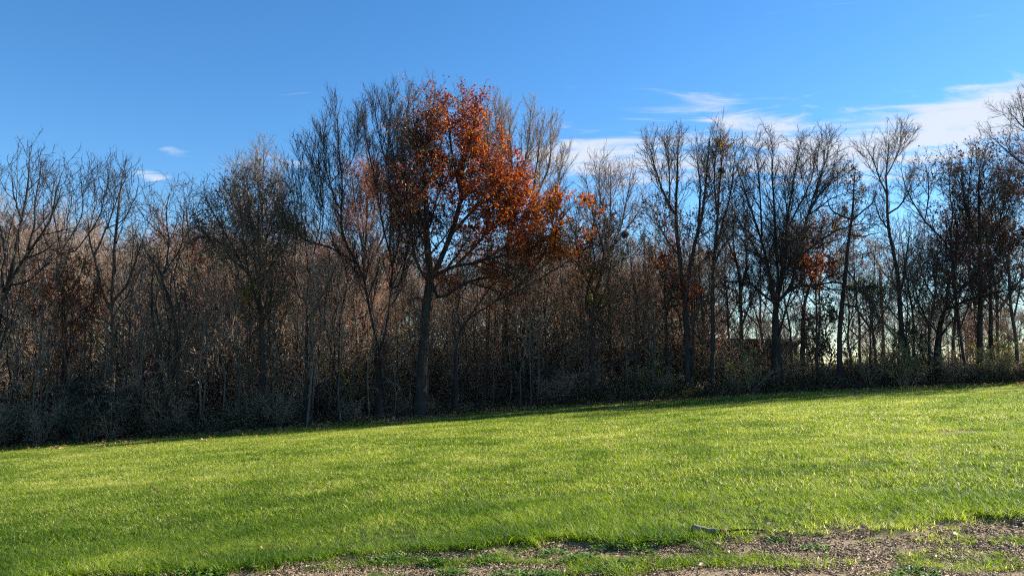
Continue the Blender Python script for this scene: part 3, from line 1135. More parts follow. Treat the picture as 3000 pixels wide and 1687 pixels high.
tree('leaning_tree', 'low leaning tree fanning right with an orange-red leafy top', 'tree', 1336, 31.8,
     [(1339, 1023), (1350, 970), (1372, 935)],
     [[(1370, 936), (1397, 915), (1450, 885), (1500, 850), (1560, 790), (1620, 700), (1655, 620)], [(1460, 880), (1520, 790), (1575, 700), (1595, 620)],
      [(1510, 842), (1600, 770), (1680, 700), (1712, 650)], [(1372, 930), (1420, 860), (1470, 800), (1540, 720), (1560, 640)], [(1600, 720), (1630, 650), (1625, 600)], [(1660, 720), (1690, 660), (1680, 620)],
      [(1450, 885), (1540, 840), (1640, 780), (1725, 720)], [(1352, 968), (1340, 900), (1370, 830)]],
     26, 'bark_dark', 'twig_dark', dict(FINE, l1=(3.0, .25, 1.0, 34, 1.6)), [('orange', 4.0, 3.4, .10, both(inbox(1500, 1770, 560, 750, 1, 22), clumps(.95, .5, 4, -.6)), .5),
      ('russet', .3, .3, .10, inbox(1500, 1760, 640, 860, .5), .5)], seed=21, extra=0, spread=.7)
# -- centre right
tree('brown_tree', 'dull brown-leaved tree with a leaf-nest ball in its crown', 'tree', 1732, 31.8,
     [(1731, 1043), (1735, 940), (1744, 857), (1760, 816)],
     [[(1760, 816), (1773, 774), (1793, 712), (1814, 660), (1820, 640)], [(1736, 930), (1719, 898), (1723, 836), (1744, 774), (1735, 691), (1742, 640)],
      [(1765, 805), (1820, 770), (1865, 740), (1885, 700)], [(1742, 860), (1700, 780), (1685, 700), (1690, 650)], [(1737, 935), (1790, 880), (1840, 850)],
      [(1773, 774), (1765, 700), (1775, 630)]],
     24, 'bark_dark', 'twig_dark', dict(OAKY, l1=(5.0, .2, 1.0, 46, 1.5)), [('brown', .7, .5, .09, clumps(.9, .5, 6, -.1), .6), ('russet', .4, .3, .09, clumps(.9, .5, 7, 0), .6)], seed=22, extra=3)
tree('bare_tree', 'pale bare tree fanning above the brown crown with the leaf nest', 'tree', 1790, 38,
     [(1790, 900), (1785, 750), (1790, 620), (1790, 490)], [[(1786, 780), (1740, 640), (1715, 520)], [(1786, 760), (1830, 630), (1850, 500)], [(1788, 690), (1760, 570), (1755, 480)],
      [(1788, 720), (1870, 620), (1885, 560)]], 16, 'bark', 'twig_mauve', dict(LIGHT, l3=(3.6, .1, 1, 34, .5)), seed=23, extra=2)
tree('twin_stem_tree', 'tall slender tree with twin stems and scattered dark red leaves', 'tree', 2017, 32.3,
     [(2008, 1014), (2004, 890), (1995, 786), (1983, 683), (1979, 600), (1985, 480), (1990, 400)],
     [[(2006, 920), (2024, 786), (2041, 703), (2057, 641), (2070, 500), (2080, 400)], [(1980, 640), (1940, 560), (1915, 470), (1898, 420)],
      [(1981, 600), (1960, 500), (1945, 410)], [(1990, 760), (1950, 690), (1920, 620)], [(2045, 690), (2050, 560), (2040, 430)]],
     30, 'bark_dark', 'twig_dark', LIGHT, [('maroon_shaded', .9, .7, .11, both(inbox(1880, 2140, 540, 860, .8), clumps(.9, .5, 7, .1)), .45)], seed=24)
tree('slender_tree', 'slender tree with a leafy tuft and a nest ball near its top', 'tree', 2085, 33.5,
     [(2086, 950), (2086, 807), (2092, 750), (2095, 703), (2103, 620), (2112, 500), (2120, 400)],
     [[(2094, 720), (2130, 620), (2150, 520), (2155, 440)], [(2105, 610), (2090, 520), (2100, 430)], [(2090, 780), (2120, 720), (2150, 680)]],
     20, 'bark_dark', 'twig_dark', LIGHT, [('brown', 2.0, 1.6, .10, inbox(2085, 2160, 410, 450, .95, 14), .5), ('maroon_shaded', .8, .6, .10, both(inbox(2040, 2150, 520, 760), clumps(.8, .4, 2, .1)), .5)], seed=25)
# -- right group
tree('spreading_tree', 'big spreading bare tree with a thick trunk and long low limbs, right of centre', 'tree', 2274, 33.0,
     [(2275, 973), (2273, 885)],
     [[(2276, 890), (2314, 840), (2331, 766), (2347, 695), (2362, 641), (2383, 598), (2415, 554), (2470, 515)],
      [(2272, 890), (2264, 848), (2252, 774), (2231, 695), (2206, 621), (2180, 540), (2152, 470)],
      [(2275, 885), (2281, 807), (2277, 703), (2273, 600), (2265, 500), (2262, 415)],
      [(2280, 870), (2298, 786), (2302, 695), (2314, 600), (2330, 500), (2345, 425)],
      [(2272, 890), (2256, 877), (2215, 844), (2182, 828), (2124, 824), (2098, 790)],
      [(2335, 760), (2347, 752), (2397, 712), (2447, 679), (2500, 662), (2565, 655)],
      [(2300, 862), (2339, 840), (2397, 836), (2455, 828), (2500, 848), (2560, 872)],
      [(2350, 690), (2390, 560), (2420, 470), (2430, 420)], [(2302, 695), (2370, 540), (2390, 430)], [(2235, 700), (2225, 560), (2215, 440)],
      [(2362, 641), (2430, 590), (2490, 560)], [(2252, 774), (2190, 690), (2150, 620)]],
     56, 'bark_dark', 'twig_black', dict(SPREAD, l1=(4.4, .2, 1.0, 46, 2.6)), seed=26, extra=5, spread=.7)
tree('bare_tree', 'small dark bare tree seen against the bright gap, left of the thick trunk', 'tree', 2174, 37,
     [(2172, 944), (2169, 848), (2161, 778), (2140, 724), (2116, 660)], [[(2168, 840), (2186, 786), (2184, 700), (2178, 630)], [(2162, 780), (2150, 700), (2155, 620)], [(2170, 950), (2205, 870), (2225, 810)]],
     19, 'bark_dark', 'twig_dark', LIGHT, seed=27)
tree('vine_tree', 'straight dark tree with a shaggy vine-wrapped top', 'tree', 2457, 32.8,
     [(2462, 973), (2475, 848), (2487, 724), (2497, 641), (2501, 560), (2505, 495)],
     [[(2480, 810), (2524, 850), (2560, 890)], [(2468, 900), (2503, 900), (2545, 915), (2585, 945)], [(2494, 660), (2440, 620), (2420, 570)], [(2495, 650), (2550, 600), (2570, 560)],
      [(2489, 710), (2540, 690), (2580, 680)]],
     24, 'bark_dark', 'twig_dark', dict(SPREAD, l1=(2.6, .25, 1, 60, 1.4)), [('brown', 3.0, 2.2, .09, inbox(2480, 2528, 480, 650, .9, 8), .2)], seed=28)
tree('slender_tree', 'tall thin wavy-trunked bare tree beside the utility pole', 'tree', 2656, 33.2,
     [(2648, 1040), (2640, 952), (2636, 848), (2624, 766), (2607, 695), (2599, 633), (2600, 590), (2595, 522), (2605, 410)],
     [[(2601, 640), (2640, 600), (2670, 540)], [(2597, 560), (2565, 490), (2545, 440)], [(2597, 520), (2630, 450), (2640, 400)], [(2612, 710), (2580, 640), (2560, 590)],
      [(2637, 860), (2655, 760), (2665, 660)]],
     22, 'bark_dark', 'twig_dark', LIGHT, [('olive', .25, .2, .08, inbox(2600, 2700, 640, 780), .5)], seed=29)
tree('leaning_oak', 'broad dark oak leaning right with maroon-brown leaves near the right edge', 'tree', 2745, 32.0,
     [(2756, 973), (2768, 910)],
     [[(2766, 912), (2777, 848), (2790, 778), (2785, 745), (2764, 703), (2740, 679), (2706, 646), (2682, 608), (2650, 540), (2640, 490)],
      [(2788, 780), (2800, 770), (2831, 737), (2843, 662), (2841, 600), (2845, 500), (2850, 435)],
      [(2768, 912), (2814, 848), (2864, 815), (2909, 766), (2951, 720), (3005, 680)],
      [(2772, 906), (2839, 877), (2918, 857), (2980, 844), (3050, 852)], [(2836, 835), (2889, 778), (2909, 683), (2907, 600), (2915, 500)],
      [(2785, 745), (2790, 640), (2780, 540), (2790, 470)], [(2843, 662), (2880, 560), (2885, 460)], [(2909, 683), (2960, 600), (2975, 520)], [(2706, 646), (2720, 560), (2710, 480)]],
     40, 'bark_dark', 'twig_black', OAKY, [('maroon_shaded', 1.2, .9, .10, both(inbox(2730, 3100, 430, 800), clumps(.75, .6, 12, -.15)), .35), ('brown', .5, .4, .10, both(inbox(2760, 3100, 420, 700), clumps(.8, .5, 13, .1)), .4)], seed=30, extra=4, spread=.7)
tree('edge_tree', 'bare tree at the right edge whose branches reach in over the leaning oak', 'tree', 3120, 31.0,
     [(3125, 900), (3120, 750), (3110, 600), (3090, 480), (3060, 380), (3020, 290)],
     [[(3115, 700), (3060, 600), (3000, 540), (2960, 500)], [(3100, 540), (3040, 500), (3000, 479), (2950, 440), (2905, 402)], [(3075, 430), (3010, 380), (2960, 330)],
      [(3120, 760), (3180, 620), (3200, 480)], [(3060, 390), (3070, 300), (3075, 240)]],
     36, 'bark_dark', 'twig_dark', SPREAD, [('russet', 1.5, 1.2, .10, both(inbox(2890, 3060, 425, 560), clumps(.9, .5, 17, -.3)), .4)], seed=31, extra=2)
tree('dark_trunk_tree', 'straight dark trunk standing behind the leaning oak', 'tree', 2873, 36,
     [(2872, 900), (2871, 750), (2868, 600), (2872, 470)], [[(2871, 760), (2920, 660), (2945, 560)], [(2870, 720), (2830, 620), (2815, 520)]],
     26, 'bark_dark', 'twig_dark', LIGHT, seed=32, extra=3)
tree('slender_tree', 'slim young tree just left of the leaning oak trunk', 'tree', 2719, 32.4,
     [(2719, 973), (2731, 910), (2740, 848), (2745, 760)], [[(2722, 960), (2690, 880), (2670, 800)], [(2736, 870), (2700, 800), (2695, 740)]],
     14, 'bark_dark', 'twig_dark', LIGHT, [('brown', .6, .5, .08, None, .5)], seed=33)
tree('russet_tree', 'rounded dark russet crown behind the spreading tree', 'tree', 2352, 38,
     [(2352, 950), (2365, 860), (2390, 800)], [[(2390, 800), (2400, 720), (2405, 650)], [(2390, 800), (2450, 740), (2490, 680)], [(2380, 820), (2350, 760), (2345, 700)], [(2395, 780), (2460, 760), (2550, 740)],
      [(2395, 760), (2440, 690), (2450, 640)]],
     24, 'bark_dark', 'twig_dark', dict(OAKY, l1=(5.0, .15, 1, 50, 1.6)), [('brown', 1.2, .9, .11, clumps(.9, .6, 18, -.4), .3), ('russet', .3, .3, .11, clumps(.9, .6, 20, 0), .2)], seed=34, extra=4)
tree('orange_sapling', 'small tree with a clump of bright orange leaves behind the low limb', 'tree', 2395, 35.2,
     [(2392, 950), (2390, 850), (2392, 760)], [[(2390, 860), (2420, 810), (2430, 770)], [(2391, 840), (2360, 790), (2350, 760)]],
     10, 'bark_dark', 'twig_dark', dict(OAKY, l1=(5.0, .3, 1, 55, .9), l2=(4, .1, 1, 45, .5)), [('orange', 4.5, 3.2, .10, inbox(2335, 2450, 740, 850, .95, 12), .5)], seed=35)
tree('yellow_sapling', 'small tree with bright yellow-green leaves left of the utility pole', 'tree', 2555, 33.6,
     [(2552, 960), (2550, 880), (2548, 820)], [[(2551, 890), (2520, 850), (2500, 835)], [(2551, 885), (2585, 870), (2600, 850)]],
     8, 'bark_dark', 'twig_dark', dict(OAKY, l1=(5.0, .35, 1, 60, .9), l2=(4, .1, 1, 45, .45)), [('yellowgreen', 4.0, 3.0, .09, inbox(2480, 2610, 810, 900, .8, 12), .95)], seed=36)
tree('brown_tree', 'rounded dense brown crown low behind the leaning oak', 'tree', 2905, 39,
     [(2905, 900), (2900, 800), (2890, 740)], [[(2890, 760), (2850, 700), (2830, 660)], [(2890, 750), (2900, 690), (2905, 640)], [(2893, 770), (2940, 710), (2960, 670)], [(2898, 800), (2960, 770), (2985, 730)]],
     22, 'bark_dark', 'twig_dark', dict(OAKY, l1=(5.0, .15, 1, 50, 1.5)), [('brown', 1.6, 1.1, .11, clumps(.9, .5, 19, -.5), .3)], seed=37, extra=4)
tree('red_tree', 'small tree with scarlet leaf clusters left of the twin-stemmed tree', 'tree', 1950, 35.5,
     [(1948, 980), (1945, 880), (1950, 800)], [[(1946, 890), (1985, 820), (2020, 780)], [(1948, 840), (1915, 770), (1890, 720)], [(1949, 820), (1970, 740), (1975, 690)], [(1947, 900), (2010, 880), (2035, 850)]],
     13, 'bark_dark', 'twig_dark', dict(OAKY, l1=(5.0, .2, 1, 52, 1.2), l2=(3.6, .1, 1, 45, .6)), [('red', 3.5, 2.6, .09, both(inbox(1920, 2060, 690, 900), clumps(.95, .4, 22, .05)), .5), ('russet', 1.0, .8, .09, inbox(1850, 1980, 680, 860), .5)], seed=38, extra=2)
tree('russet_tree', 'low tree thick with red-brown leaves at the left', 'tree', 195, 29.6,
     [(195, 1100), (192, 980), (190, 900)], [[(191, 930), (140, 860), (110, 800)], [(190, 900), (190, 830), (195, 770)], [(191, 910), (240, 840), (265, 790)], [(193, 960), (110, 920), (60, 880)], [(193, 950), (260, 910), (290, 860)]],
     16, 'bark_dark', 'twig_dark', dict(OAKY, l1=(5.0, .1, 1, 52, 1.3), l2=(3.8, .1, 1, 45, .65)), [('russet', 2.2, 1.8, .09, clumps(.9, .5, 25, -.6), .55), ('orange', .5, .4, .09, both(inbox(80, 250, 770, 960), clumps(.9, .3, 26, .5)), .3)], seed=39, extra=4)
tree('dull_red_tree', 'sparse dull red-leaved tree behind the deep-forked tree', 'tree', 1062, 41,
     [(1060, 950), (1070, 800), (1075, 650), (1080, 480)], [[(1065, 860), (1010, 740), (985, 600)], [(1070, 800), (1130, 680), (1160, 560)], [(1072, 740), (1040, 600), (1030, 500)], [(1064, 880), (1130, 800), (1170, 720)], [(1066, 850), (980, 800), (940, 740)]],
     26, 'bark', 'twig_mauve', FINE, [('pinkish', .9, .75, .10, clumps(.85, .7, 28, -.35), .5)], seed=40, extra=5)
tree('dull_red_tree', 'low purple-brown tree filling the gap between the slim forked tree and the oak', 'tree', 985, 36,
     [(985, 1000), (985, 900), (990, 830)], [[(986, 920), (930, 860), (900, 800)], [(988, 860), (1000, 790), (1005, 740)], [(987, 900), (1050, 850), (1080, 800)], [(986, 960), (900, 930), (870, 890)], [(986, 950), (1060, 930), (1090, 890)]],
     16, 'bark', 'twig_mauve', FINE, [('pinkish', .5, .45, .085, clumps(.85, .7, 29, -.3), .3)], seed=41, extra=4)

SMALL = dict(OAKY, l1=(4.0, .3, 1, 55, .8), l2=(4, .1, 1, 45, .45))
tree('yellow_sapling', 'small tree with a clump of golden-yellow leaves beside the nest tree', 'tree', 1765, 32.0,
     [(1763, 1000), (1760, 920), (1758, 860)], [[(1760, 915), (1735, 885), (1728, 870)], [(1760, 900), (1785, 880), (1790, 865)]],
     7, 'bark_dark', 'twig_dark', SMALL, [('yellow', 3.0, 2.2, .085, inbox(1725, 1790, 845, 905, .9, 8), .5)], seed=51)
tree('yellow_sapling', 'small tree with ochre-yellow leaves under the round brown-leaved crown', 'tree', 728, 30.0,
     [(730, 1000), (732, 900), (735, 830)], [[(732, 890), (715, 855), (708, 835)], [(733, 870), (755, 850), (758, 830)]],
     7, 'bark_dark', 'twig_dark', SMALL, [('yellow', 2.4, 1.8, .085, inbox(705, 765, 815, 880, .8, 8), .2)], seed=52)
tree('orange_sapling', 'thin sapling with a tuft of orange leaves below the red-brown tree', 'tree', 212, 28.6,
     [(213, 1080), (212, 1000), (212, 945)], [[(212, 990), (190, 965), (182, 955)], [(212, 980), (240, 965), (250, 960)]],
     6, 'bark_dark', 'twig_dark', SMALL, [('orange', 3.0, 2.2, .085, inbox(180, 255, 945, 985, .9, 8), .6)], seed=53)
tree('red_sapling', 'thin sapling with scarlet leaves right of the twin-stemmed tree', 'tree', 2032, 34.0,
     [(2030, 1000), (2028, 920), (2026, 850)], [[(2028, 910), (2045, 880), (2050, 855)], [(2027, 890), (2008, 870), (2003, 850)]],
     7, 'bark_dark', 'twig_dark', SMALL, [('red', 3.0, 2.4, .09, inbox(1995, 2060, 840, 910, .9, 8), .65)], seed=54)


# ------------------------------------------------------------------ woods behind: kinds built once, then copied one by one
def children_of(o):
    return [c for c in bpy.data.objects if c.parent == o]


def build_wild(name, seed, stems, radii, cfg, bark, twig, leaves=(), trunks=True):
    rng = np.random.RandomState(seed)
    P0, R0, P1, R1, P2, R2, P3, R3 = grow(rng, stems, radii, cfg)
    parts = []
    if trunks:
        sp = Soup()
        sp.add(*tubes(P0, R0, 6))
        parts.append(('trunk', sp.mesh('trunk', M[bark], True), None))
        sp = Soup()
    else:
        sp = Soup()
        sp.add(*tubes(P0, R0, 4))
    sp.add(*tubes(P1, R1, 3))
    sp.add(*tubes(P2, R2, 3))
    sp.add(*tubes(P3, R3, 3, True))
    parts.append(('crown', sp.mesh('crown', M[twig]), 'stuff'))
    for (mat, per2, per3, size, thr, mean) in leaves:
        pos, dr = along(rng, P3, per3 * 2)
        p2, d2 = along(rng, P2, per2 * 2.5)
        pos, dr = np.concatenate([pos, p2]), np.concatenate([dr, d2])
        if thr is not None:
            k = clumps(1.0, .5, seed, thr)(pos, rng)
            pos, dr = pos[k], dr[k]
        if len(pos):
            ls = Soup()
            leaf_soup(rng, pos, dr, size, ls, mean, .5)
            parts.append(('leaves', ls.mesh('leaves', M[mat]), 'stuff'))
    return parts


def place_wild(name, parts, loc, rz, s, label, category, group, sz=None):
    root = empty(name, loc, label, category, group, rz, s)
    if sz:
        root.scale = (s, s, s * sz)
    crown = None
    for pn, me, kd in parts:
        o = link(pn, me, crown if pn == 'leaves' else root)
        if pn == 'crown':
            crown = o
        if kd:
            o['kind'] = kd
    return root


def bg_stems(rng, h, n, spread):
    """a trunk and ascending limbs"""
    lean = rng.normal(0, .04, 2)
    pts = [np.array((0, 0, -.1))]
    for k in range(1, 6):
        z = h * k / 5
        pts.append(np.array((lean[0] * z + rng.normal(0, .1), lean[1] * z + rng.normal(0, .1), z)))
    trunk = resample(pts, 14)
    st, rd = [trunk], [stem_radii(.0105 * h, .01, flare=True)]
    for j in range(n):
        i = rng.randint(4, 11)
        q = trunk[i]
        a = 2.4 * j + rng.uniform(-.5, .5)
        L = (h - q[2]) * rng.uniform(.6, .95)
        o = np.array((math.cos(a), math.sin(a), 0)) * spread * L
        st.append(resample([q, q + o * .55 + np.array((0, 0, L * .35)), q + o + np.array((0, 0, L * .85))], 14))
        rd.append(stem_radii(min(rd[0][i] * .7, .008 * L + .008), .008))
    return st, rd


def shrub_stems(rng, h, n, flat=.6):
    st, rd = [], []
    for j in range(n):
        a = 2.4 * j + rng.uniform(-.5, .5)
        out = flat * h * rng.uniform(.15, 1.0)
        b = np.array((math.cos(a), math.sin(a), 0))
        H = h * rng.uniform(.55, 1.0) * (1 - .25 * out / (flat * h))
        p0 = b * rng.uniform(0, .15)
        st.append(resample([p0 - np.array((0, 0, .08)), p0 + b * out * .35 + np.array((0, 0, H * .5)), p0 + b * out + np.array((0, 0, H))], 14))
        rd.append(stem_radii(.008 + .004 * h * rng.uniform(.5, 1.3), .005))
    return st, rd


rngv = np.random.RandomState(77)
BGC = dict(l1=(2.86, .2, 1, 42, 2.1), l2=(4.16, .1, 1, 38, 1.05), l3=(6.50, .1, 1, 36, .55), up=(.15, .1, .06), wob=.15)
BG = []
for k, (tw, lv) in enumerate([('twig', ()), ('twig_mauve', (('pinkish', .55, .45, .09, -.3, .3),)), ('twig_mauve', ()), ('twig', (('brown', .5, .45, .09, -.3, .5),)),
                              ('twig_dark', (('russet', .8, .7, .10, -.3, .5),)), ('twig_mauve', (('russet', .5, .4, .09, -.2, .6),))]):
    st, rd = bg_stems(rngv, 10.0, 6, .55)
    BG.append(build_wild('bg', 100 + k, st, rd, BGC, 'bark', tw, lv))
SAPC = dict(l1=(2.08, .25, 1, 42, 1.1), l2=(3.38, .15, 1, 38, .6), l3=(4.80, .1, 1, 36, .32), up=(.15, .1, .06), wob=.14)
SAP = []
for k, (tw, lv) in enumerate([('twig', ()), ('twig_dark', (('brown', .5, .45, .08, -.2, .6),)), ('twig_mauve', ()), ('twig', (('olive', .3, .3, .08, 0, .6),)), ('twig_mauve', (('russet', .6, .5, .08, -.2, .5),))]):
    st, rd = bg_stems(rngv, 6.5, 3, .3)
    rd = [r * .62 for r in rd]
    SAP.append(build_wild('sap', 120 + k, st, rd, SAPC, ['bark', 'bark_dark', 'bark_pale', 'bark_dark', 'bark_pale'][k], tw, lv))
SHC = dict(l1=(4.2, .15, 1, 46, .85), l2=(5.5, .1, 1, 44, .42), l3=(9, .1, 1, 42, .2), up=(.04, .02, .0), wob=.24)
SH = []
for k, (tw, lv) in enumerate([('twig_mauve', ()), ('twig_pale', (('brown', .6, .5, .05, -.2, .5),)), ('twig', (('olive', 1.6, 1.1, .055, -.6, .4),)),
                              ('twig', (('brown', 1.2, .9, .055, -.4, .4),)), ('twig_pale', (('yellowgreen', 1.5, 1.2, .06, -.5, .4),)), ('twig_pale', (('russet', .7, .5, .055, -.2, .3),))]):
    st, rd = shrub_stems(rngv, 2.6, 12, .55)
    SH.append(build_wild('shrub', 140 + k, st, rd, SHC, 'bark', tw, lv, False))
CEC = dict(l1=(7, .03, 1, 70, .75), l2=(8, .1, 1, 48, .35), l3=(10, .1, 1, 40, .16), up=(.05, .03, .02), wob=.14)
CE = []
for k in range(2):
    st, rd = bg_stems(rngv, 2.5, 5, .8)
    CE.append(build_wild('cedar', 160 + k, st, rd, CEC, 'bark_dark', 'twig_dark', (('cedar', 4.0, 2.6, .06, None, .5),)))

BG_LAB = ['distant grey bare tree', 'distant tree with dull red leaves', 'distant mauve-grey bare tree',
          'distant bare tree with brown leaves', 'dark distant russet-leaved tree', 'distant mauve tree flecked russet']
SAP_LAB = ['thin grey sapling', 'thin dark sapling with brown leaves', 'pale thin bare sapling', 'thin sapling with olive leaves', 'pale thin sapling with russet leaves']
SH_LAB = ['mauve-grey leafless shrub', 'grey shrub with brown leaves', 'dark shrub with small olive leaves', 'brown-leaved shrub', 'yellow-green leaved shrub', 'russet-tinged twiggy shrub']
LAND = [(-60, 'the leaning tree at far left'), (187, 'the vase-shaped bare tree'), (331, 'the bare tree with close stems'), (480, 'the crooked tree'), (770, 'the round brown-leaved tree'),
        (893, 'the slim forked tree'), (1113, 'the deep-forked tall tree'), (1232, 'the red oak'), (1336, 'the low leaning tree'), (1482, 'the tree behind the oak'), (1732, 'the tree with the nest'),
        (2017, 'the twin-stemmed tree'), (2174, 'the shed'), (2274, 'the thick-trunked spreading tree'), (2457, 'the vine-topped tree'), (2588, 'the utility pole'), (2745, 'the leaning oak'),
        (2873, 'the dark straight trunk'), (3120, 'the tree at right edge')]


def near(px):
    q = min(LAND, key=lambda a: abs(a[0] - px))
    if abs(q[0] - px) < 30:
        return 'by ' + q[1]
    return ('left of ' if px < q[0] else 'right of ') + q[1]


r = np.random.RandomState(5)
# deep woods: dense on the left two thirds, open on the right
for k in range(260):
    px = r.uniform(-250, 2060) if k < 205 else r.uniform(2050, 3250)
    d = r.uniform(37, 75) if px < 2050 else r.uniform(50, 95)
    x = at(px, 1000, d)[0]
    v = int(r.randint(0, 6))
    s = r.uniform(.85, 1.2) * np.interp(px, [0, 800, 1000, 1250, 1500, 1750, 2060, 2100, 3200], [1.15, 1.1, 1.0, .92, .9, .92, .8, .52, .58])
    s *= np.interp(d, [37, 75], [.85, 1.2])
    place_wild('woodland_tree', BG[v], (x, d, gz(x, d)), r.uniform(0, 6.28), s, BG_LAB[v] + ', ' + near(px), 'tree', 'trees of the woods behind')
for k in range(250):
    px = r.uniform(-150, 2080) if k < 205 else r.uniform(2050, 3150)
    x0 = (px - 1500) / F * 32
    d = float(edge(x0)) + ((r.uniform(.9, 4.5) if k % 2 else r.uniform(.8, 12)) if px < 2050 else r.uniform(2, 25))
    x = at(px, 1000, d)[0]
    v = int(r.randint(0, 5))
    s = r.uniform(.6, 1.2) * (1 if px < 2050 else .75)
    place_wild('sapling', SAP[v], (x, d, gz(x, d)), r.uniform(0, 6.28), s, SAP_LAB[v] + ' ' + near(px), 'sapling', 'saplings in the thicket')
for k in range(290):
    px = r.uniform(-150, 2080) if k < 190 else r.uniform(2050, 3150)
    x0 = (px - 1500) / F * 32
    left = px < 2050
    row = r.uniform()
    off = r.uniform(.6, 2.2) if row < .35 else r.uniform(1.8, 9)
    d = float(edge(x0)) + off
    x = at(px, 1000, d)[0]
    if left:
        low = row < .35
        s = r.uniform(.45, .8) if low else r.uniform(1.0, 1.9) * np.interp(px, [0, 850, 1000, 1700, 2050], [1.2, 1.2, .9, .9, .9])
        v = int(r.choice(6, p=[.02, .28, .22, .30, .14, .04] if low else [.26, .24, .14, .20, .08, .08]))
    else:
        s = r.uniform(.36, .6) if off < 4 else r.uniform(.5, 1.0)
        v = int(r.choice(6, p=[.05, .18, .2, .25, .25, .07]))
    if off < 2.2 and r.uniform() < .25:
        continue
    if left and 1.0 < s and off < 5 and r.uniform() < .45:
        continue
    if 880 < px < 1500 and off < 3.5:
        if r.uniform() < .7:
            continue
        s *= .6
    if 600 < px < 880:
        v = int(r.choice([2, 3, 2, 1]))
    if off < 4.5:
        s = min(s, 1.15)
    place_wild('shrub', SH[v], (x, d, gz(x, d)), r.uniform(0, 6.28), s, ('low ' if s < .8 else 'tall ' if s > 1.4 else '') + SH_LAB[v] + ' ' + near(px), 'shrub', 'shrubs under the trees', r.uniform(.85, 1.15))
for px, d, s, v in [(2062, 37, .85, 4), (2135, 39, .8, 2), (2235, 41, .85, 0), (2320, 38, .75, 1), (2385, 42, .9, 2), (2520, 40, .8, 4), (2560, 37, .7, 0), (2625, 42, .85, 2), (2690, 38, .8, 5), (2790, 40, .95, 2),
                    (2830, 37, .85, 4), (2925, 39, .9, 0), (2975, 36.5, .95, 5), (3030, 39, 1.0, 2), (2660, 36, .6, 3), (2480, 36.5, .6, 5), (2860, 43, 1.0, 1), (3160, 36.5, 1.25, 0), (3260, 37, 1.35, 2), (3360, 36.8, 1.3, 4), (3470, 37.5, 1.4, 0)]:
    x = at(px, 1000, d)[0]
    place_wild('woodland_tree', BG[v], (x, d, gz(x, d)), px * .37, s, ['grey', 'red-hazed', 'mauve-grey', 'brown-flecked', 'dark russet', 'russet-flecked'][v] + ' tree close behind the front row, ' + near(px), 'tree', 'trees close behind the front row')
for k in range(75):
    px = r.uniform(850, 2080) if k < 50 else r.uniform(-200, 850)
    d = r.uniform(37, 52)
    x = at(px, 1000, d)[0]
    v = int(r.choice(6, p=[.4, .15, .1, .1, .0, .25]))
    place_wild('shrub', SH[v], (x, d, gz(x, d)), r.uniform(0, 6.28), r.uniform(1.6, 2.5), 'distant ' + SH_LAB[v] + ' ' + near(px), 'shrub', 'thicket shrubs deeper in the woods')
for lab, px, d, s, v, w in [('dark blue-green cedar bush at the left foot of the wood', 265, 27.4, .88, 0, 1.35), ('smaller dark cedar beside the cedar bush at left', 360, 28.6, .8, 1, 1.2),
                            ('dark green cedar bush low in the thicket right of the oak', 1525, 34.6, .95, 1, .9), ('tall dark cedar behind the spreading tree', 2420, 37.5, 1.75, 0, .75),
                            ('dark cedar beside the wavy-trunked tree', 2668, 35.0, 1.2, 1, .8)]:
    x = at(px, 1000, d)[0]
    o = place_wild('cedar', CE[v], (x, d, gz(x, d)), px * .1, s, lab, 'cedar', None)
    o.scale = (s * w, s * w, s)
for lab, mat, px, d, s in [('green-leaved shrub in front of the shed', 4, 2190, 34.8, .95), ('olive shrub hiding the left end of the shed', 2, 2110, 36.5, 1.15), ('brown shrub hiding the right end of the shed', 3, 2310, 36.0, 1.1), ('twiggy shrub against the left of the shed', 1, 2070, 38.0, 1.3), ('mauve shrub at the foot of the thick trunk', 0, 2330, 37.5, 1.2), ('yellow-green shrub beside the utility pole', 4, 2650, 34.5, 1.05), ('pale green shrub low at the right edge', 4, 2925, 35.0, 1.0)]:
    x = at(px, 1000, d)[0]
    place_wild('shrub', SH[mat], (x, d, gz(x, d)), px * .3, s, lab, 'shrub', None)


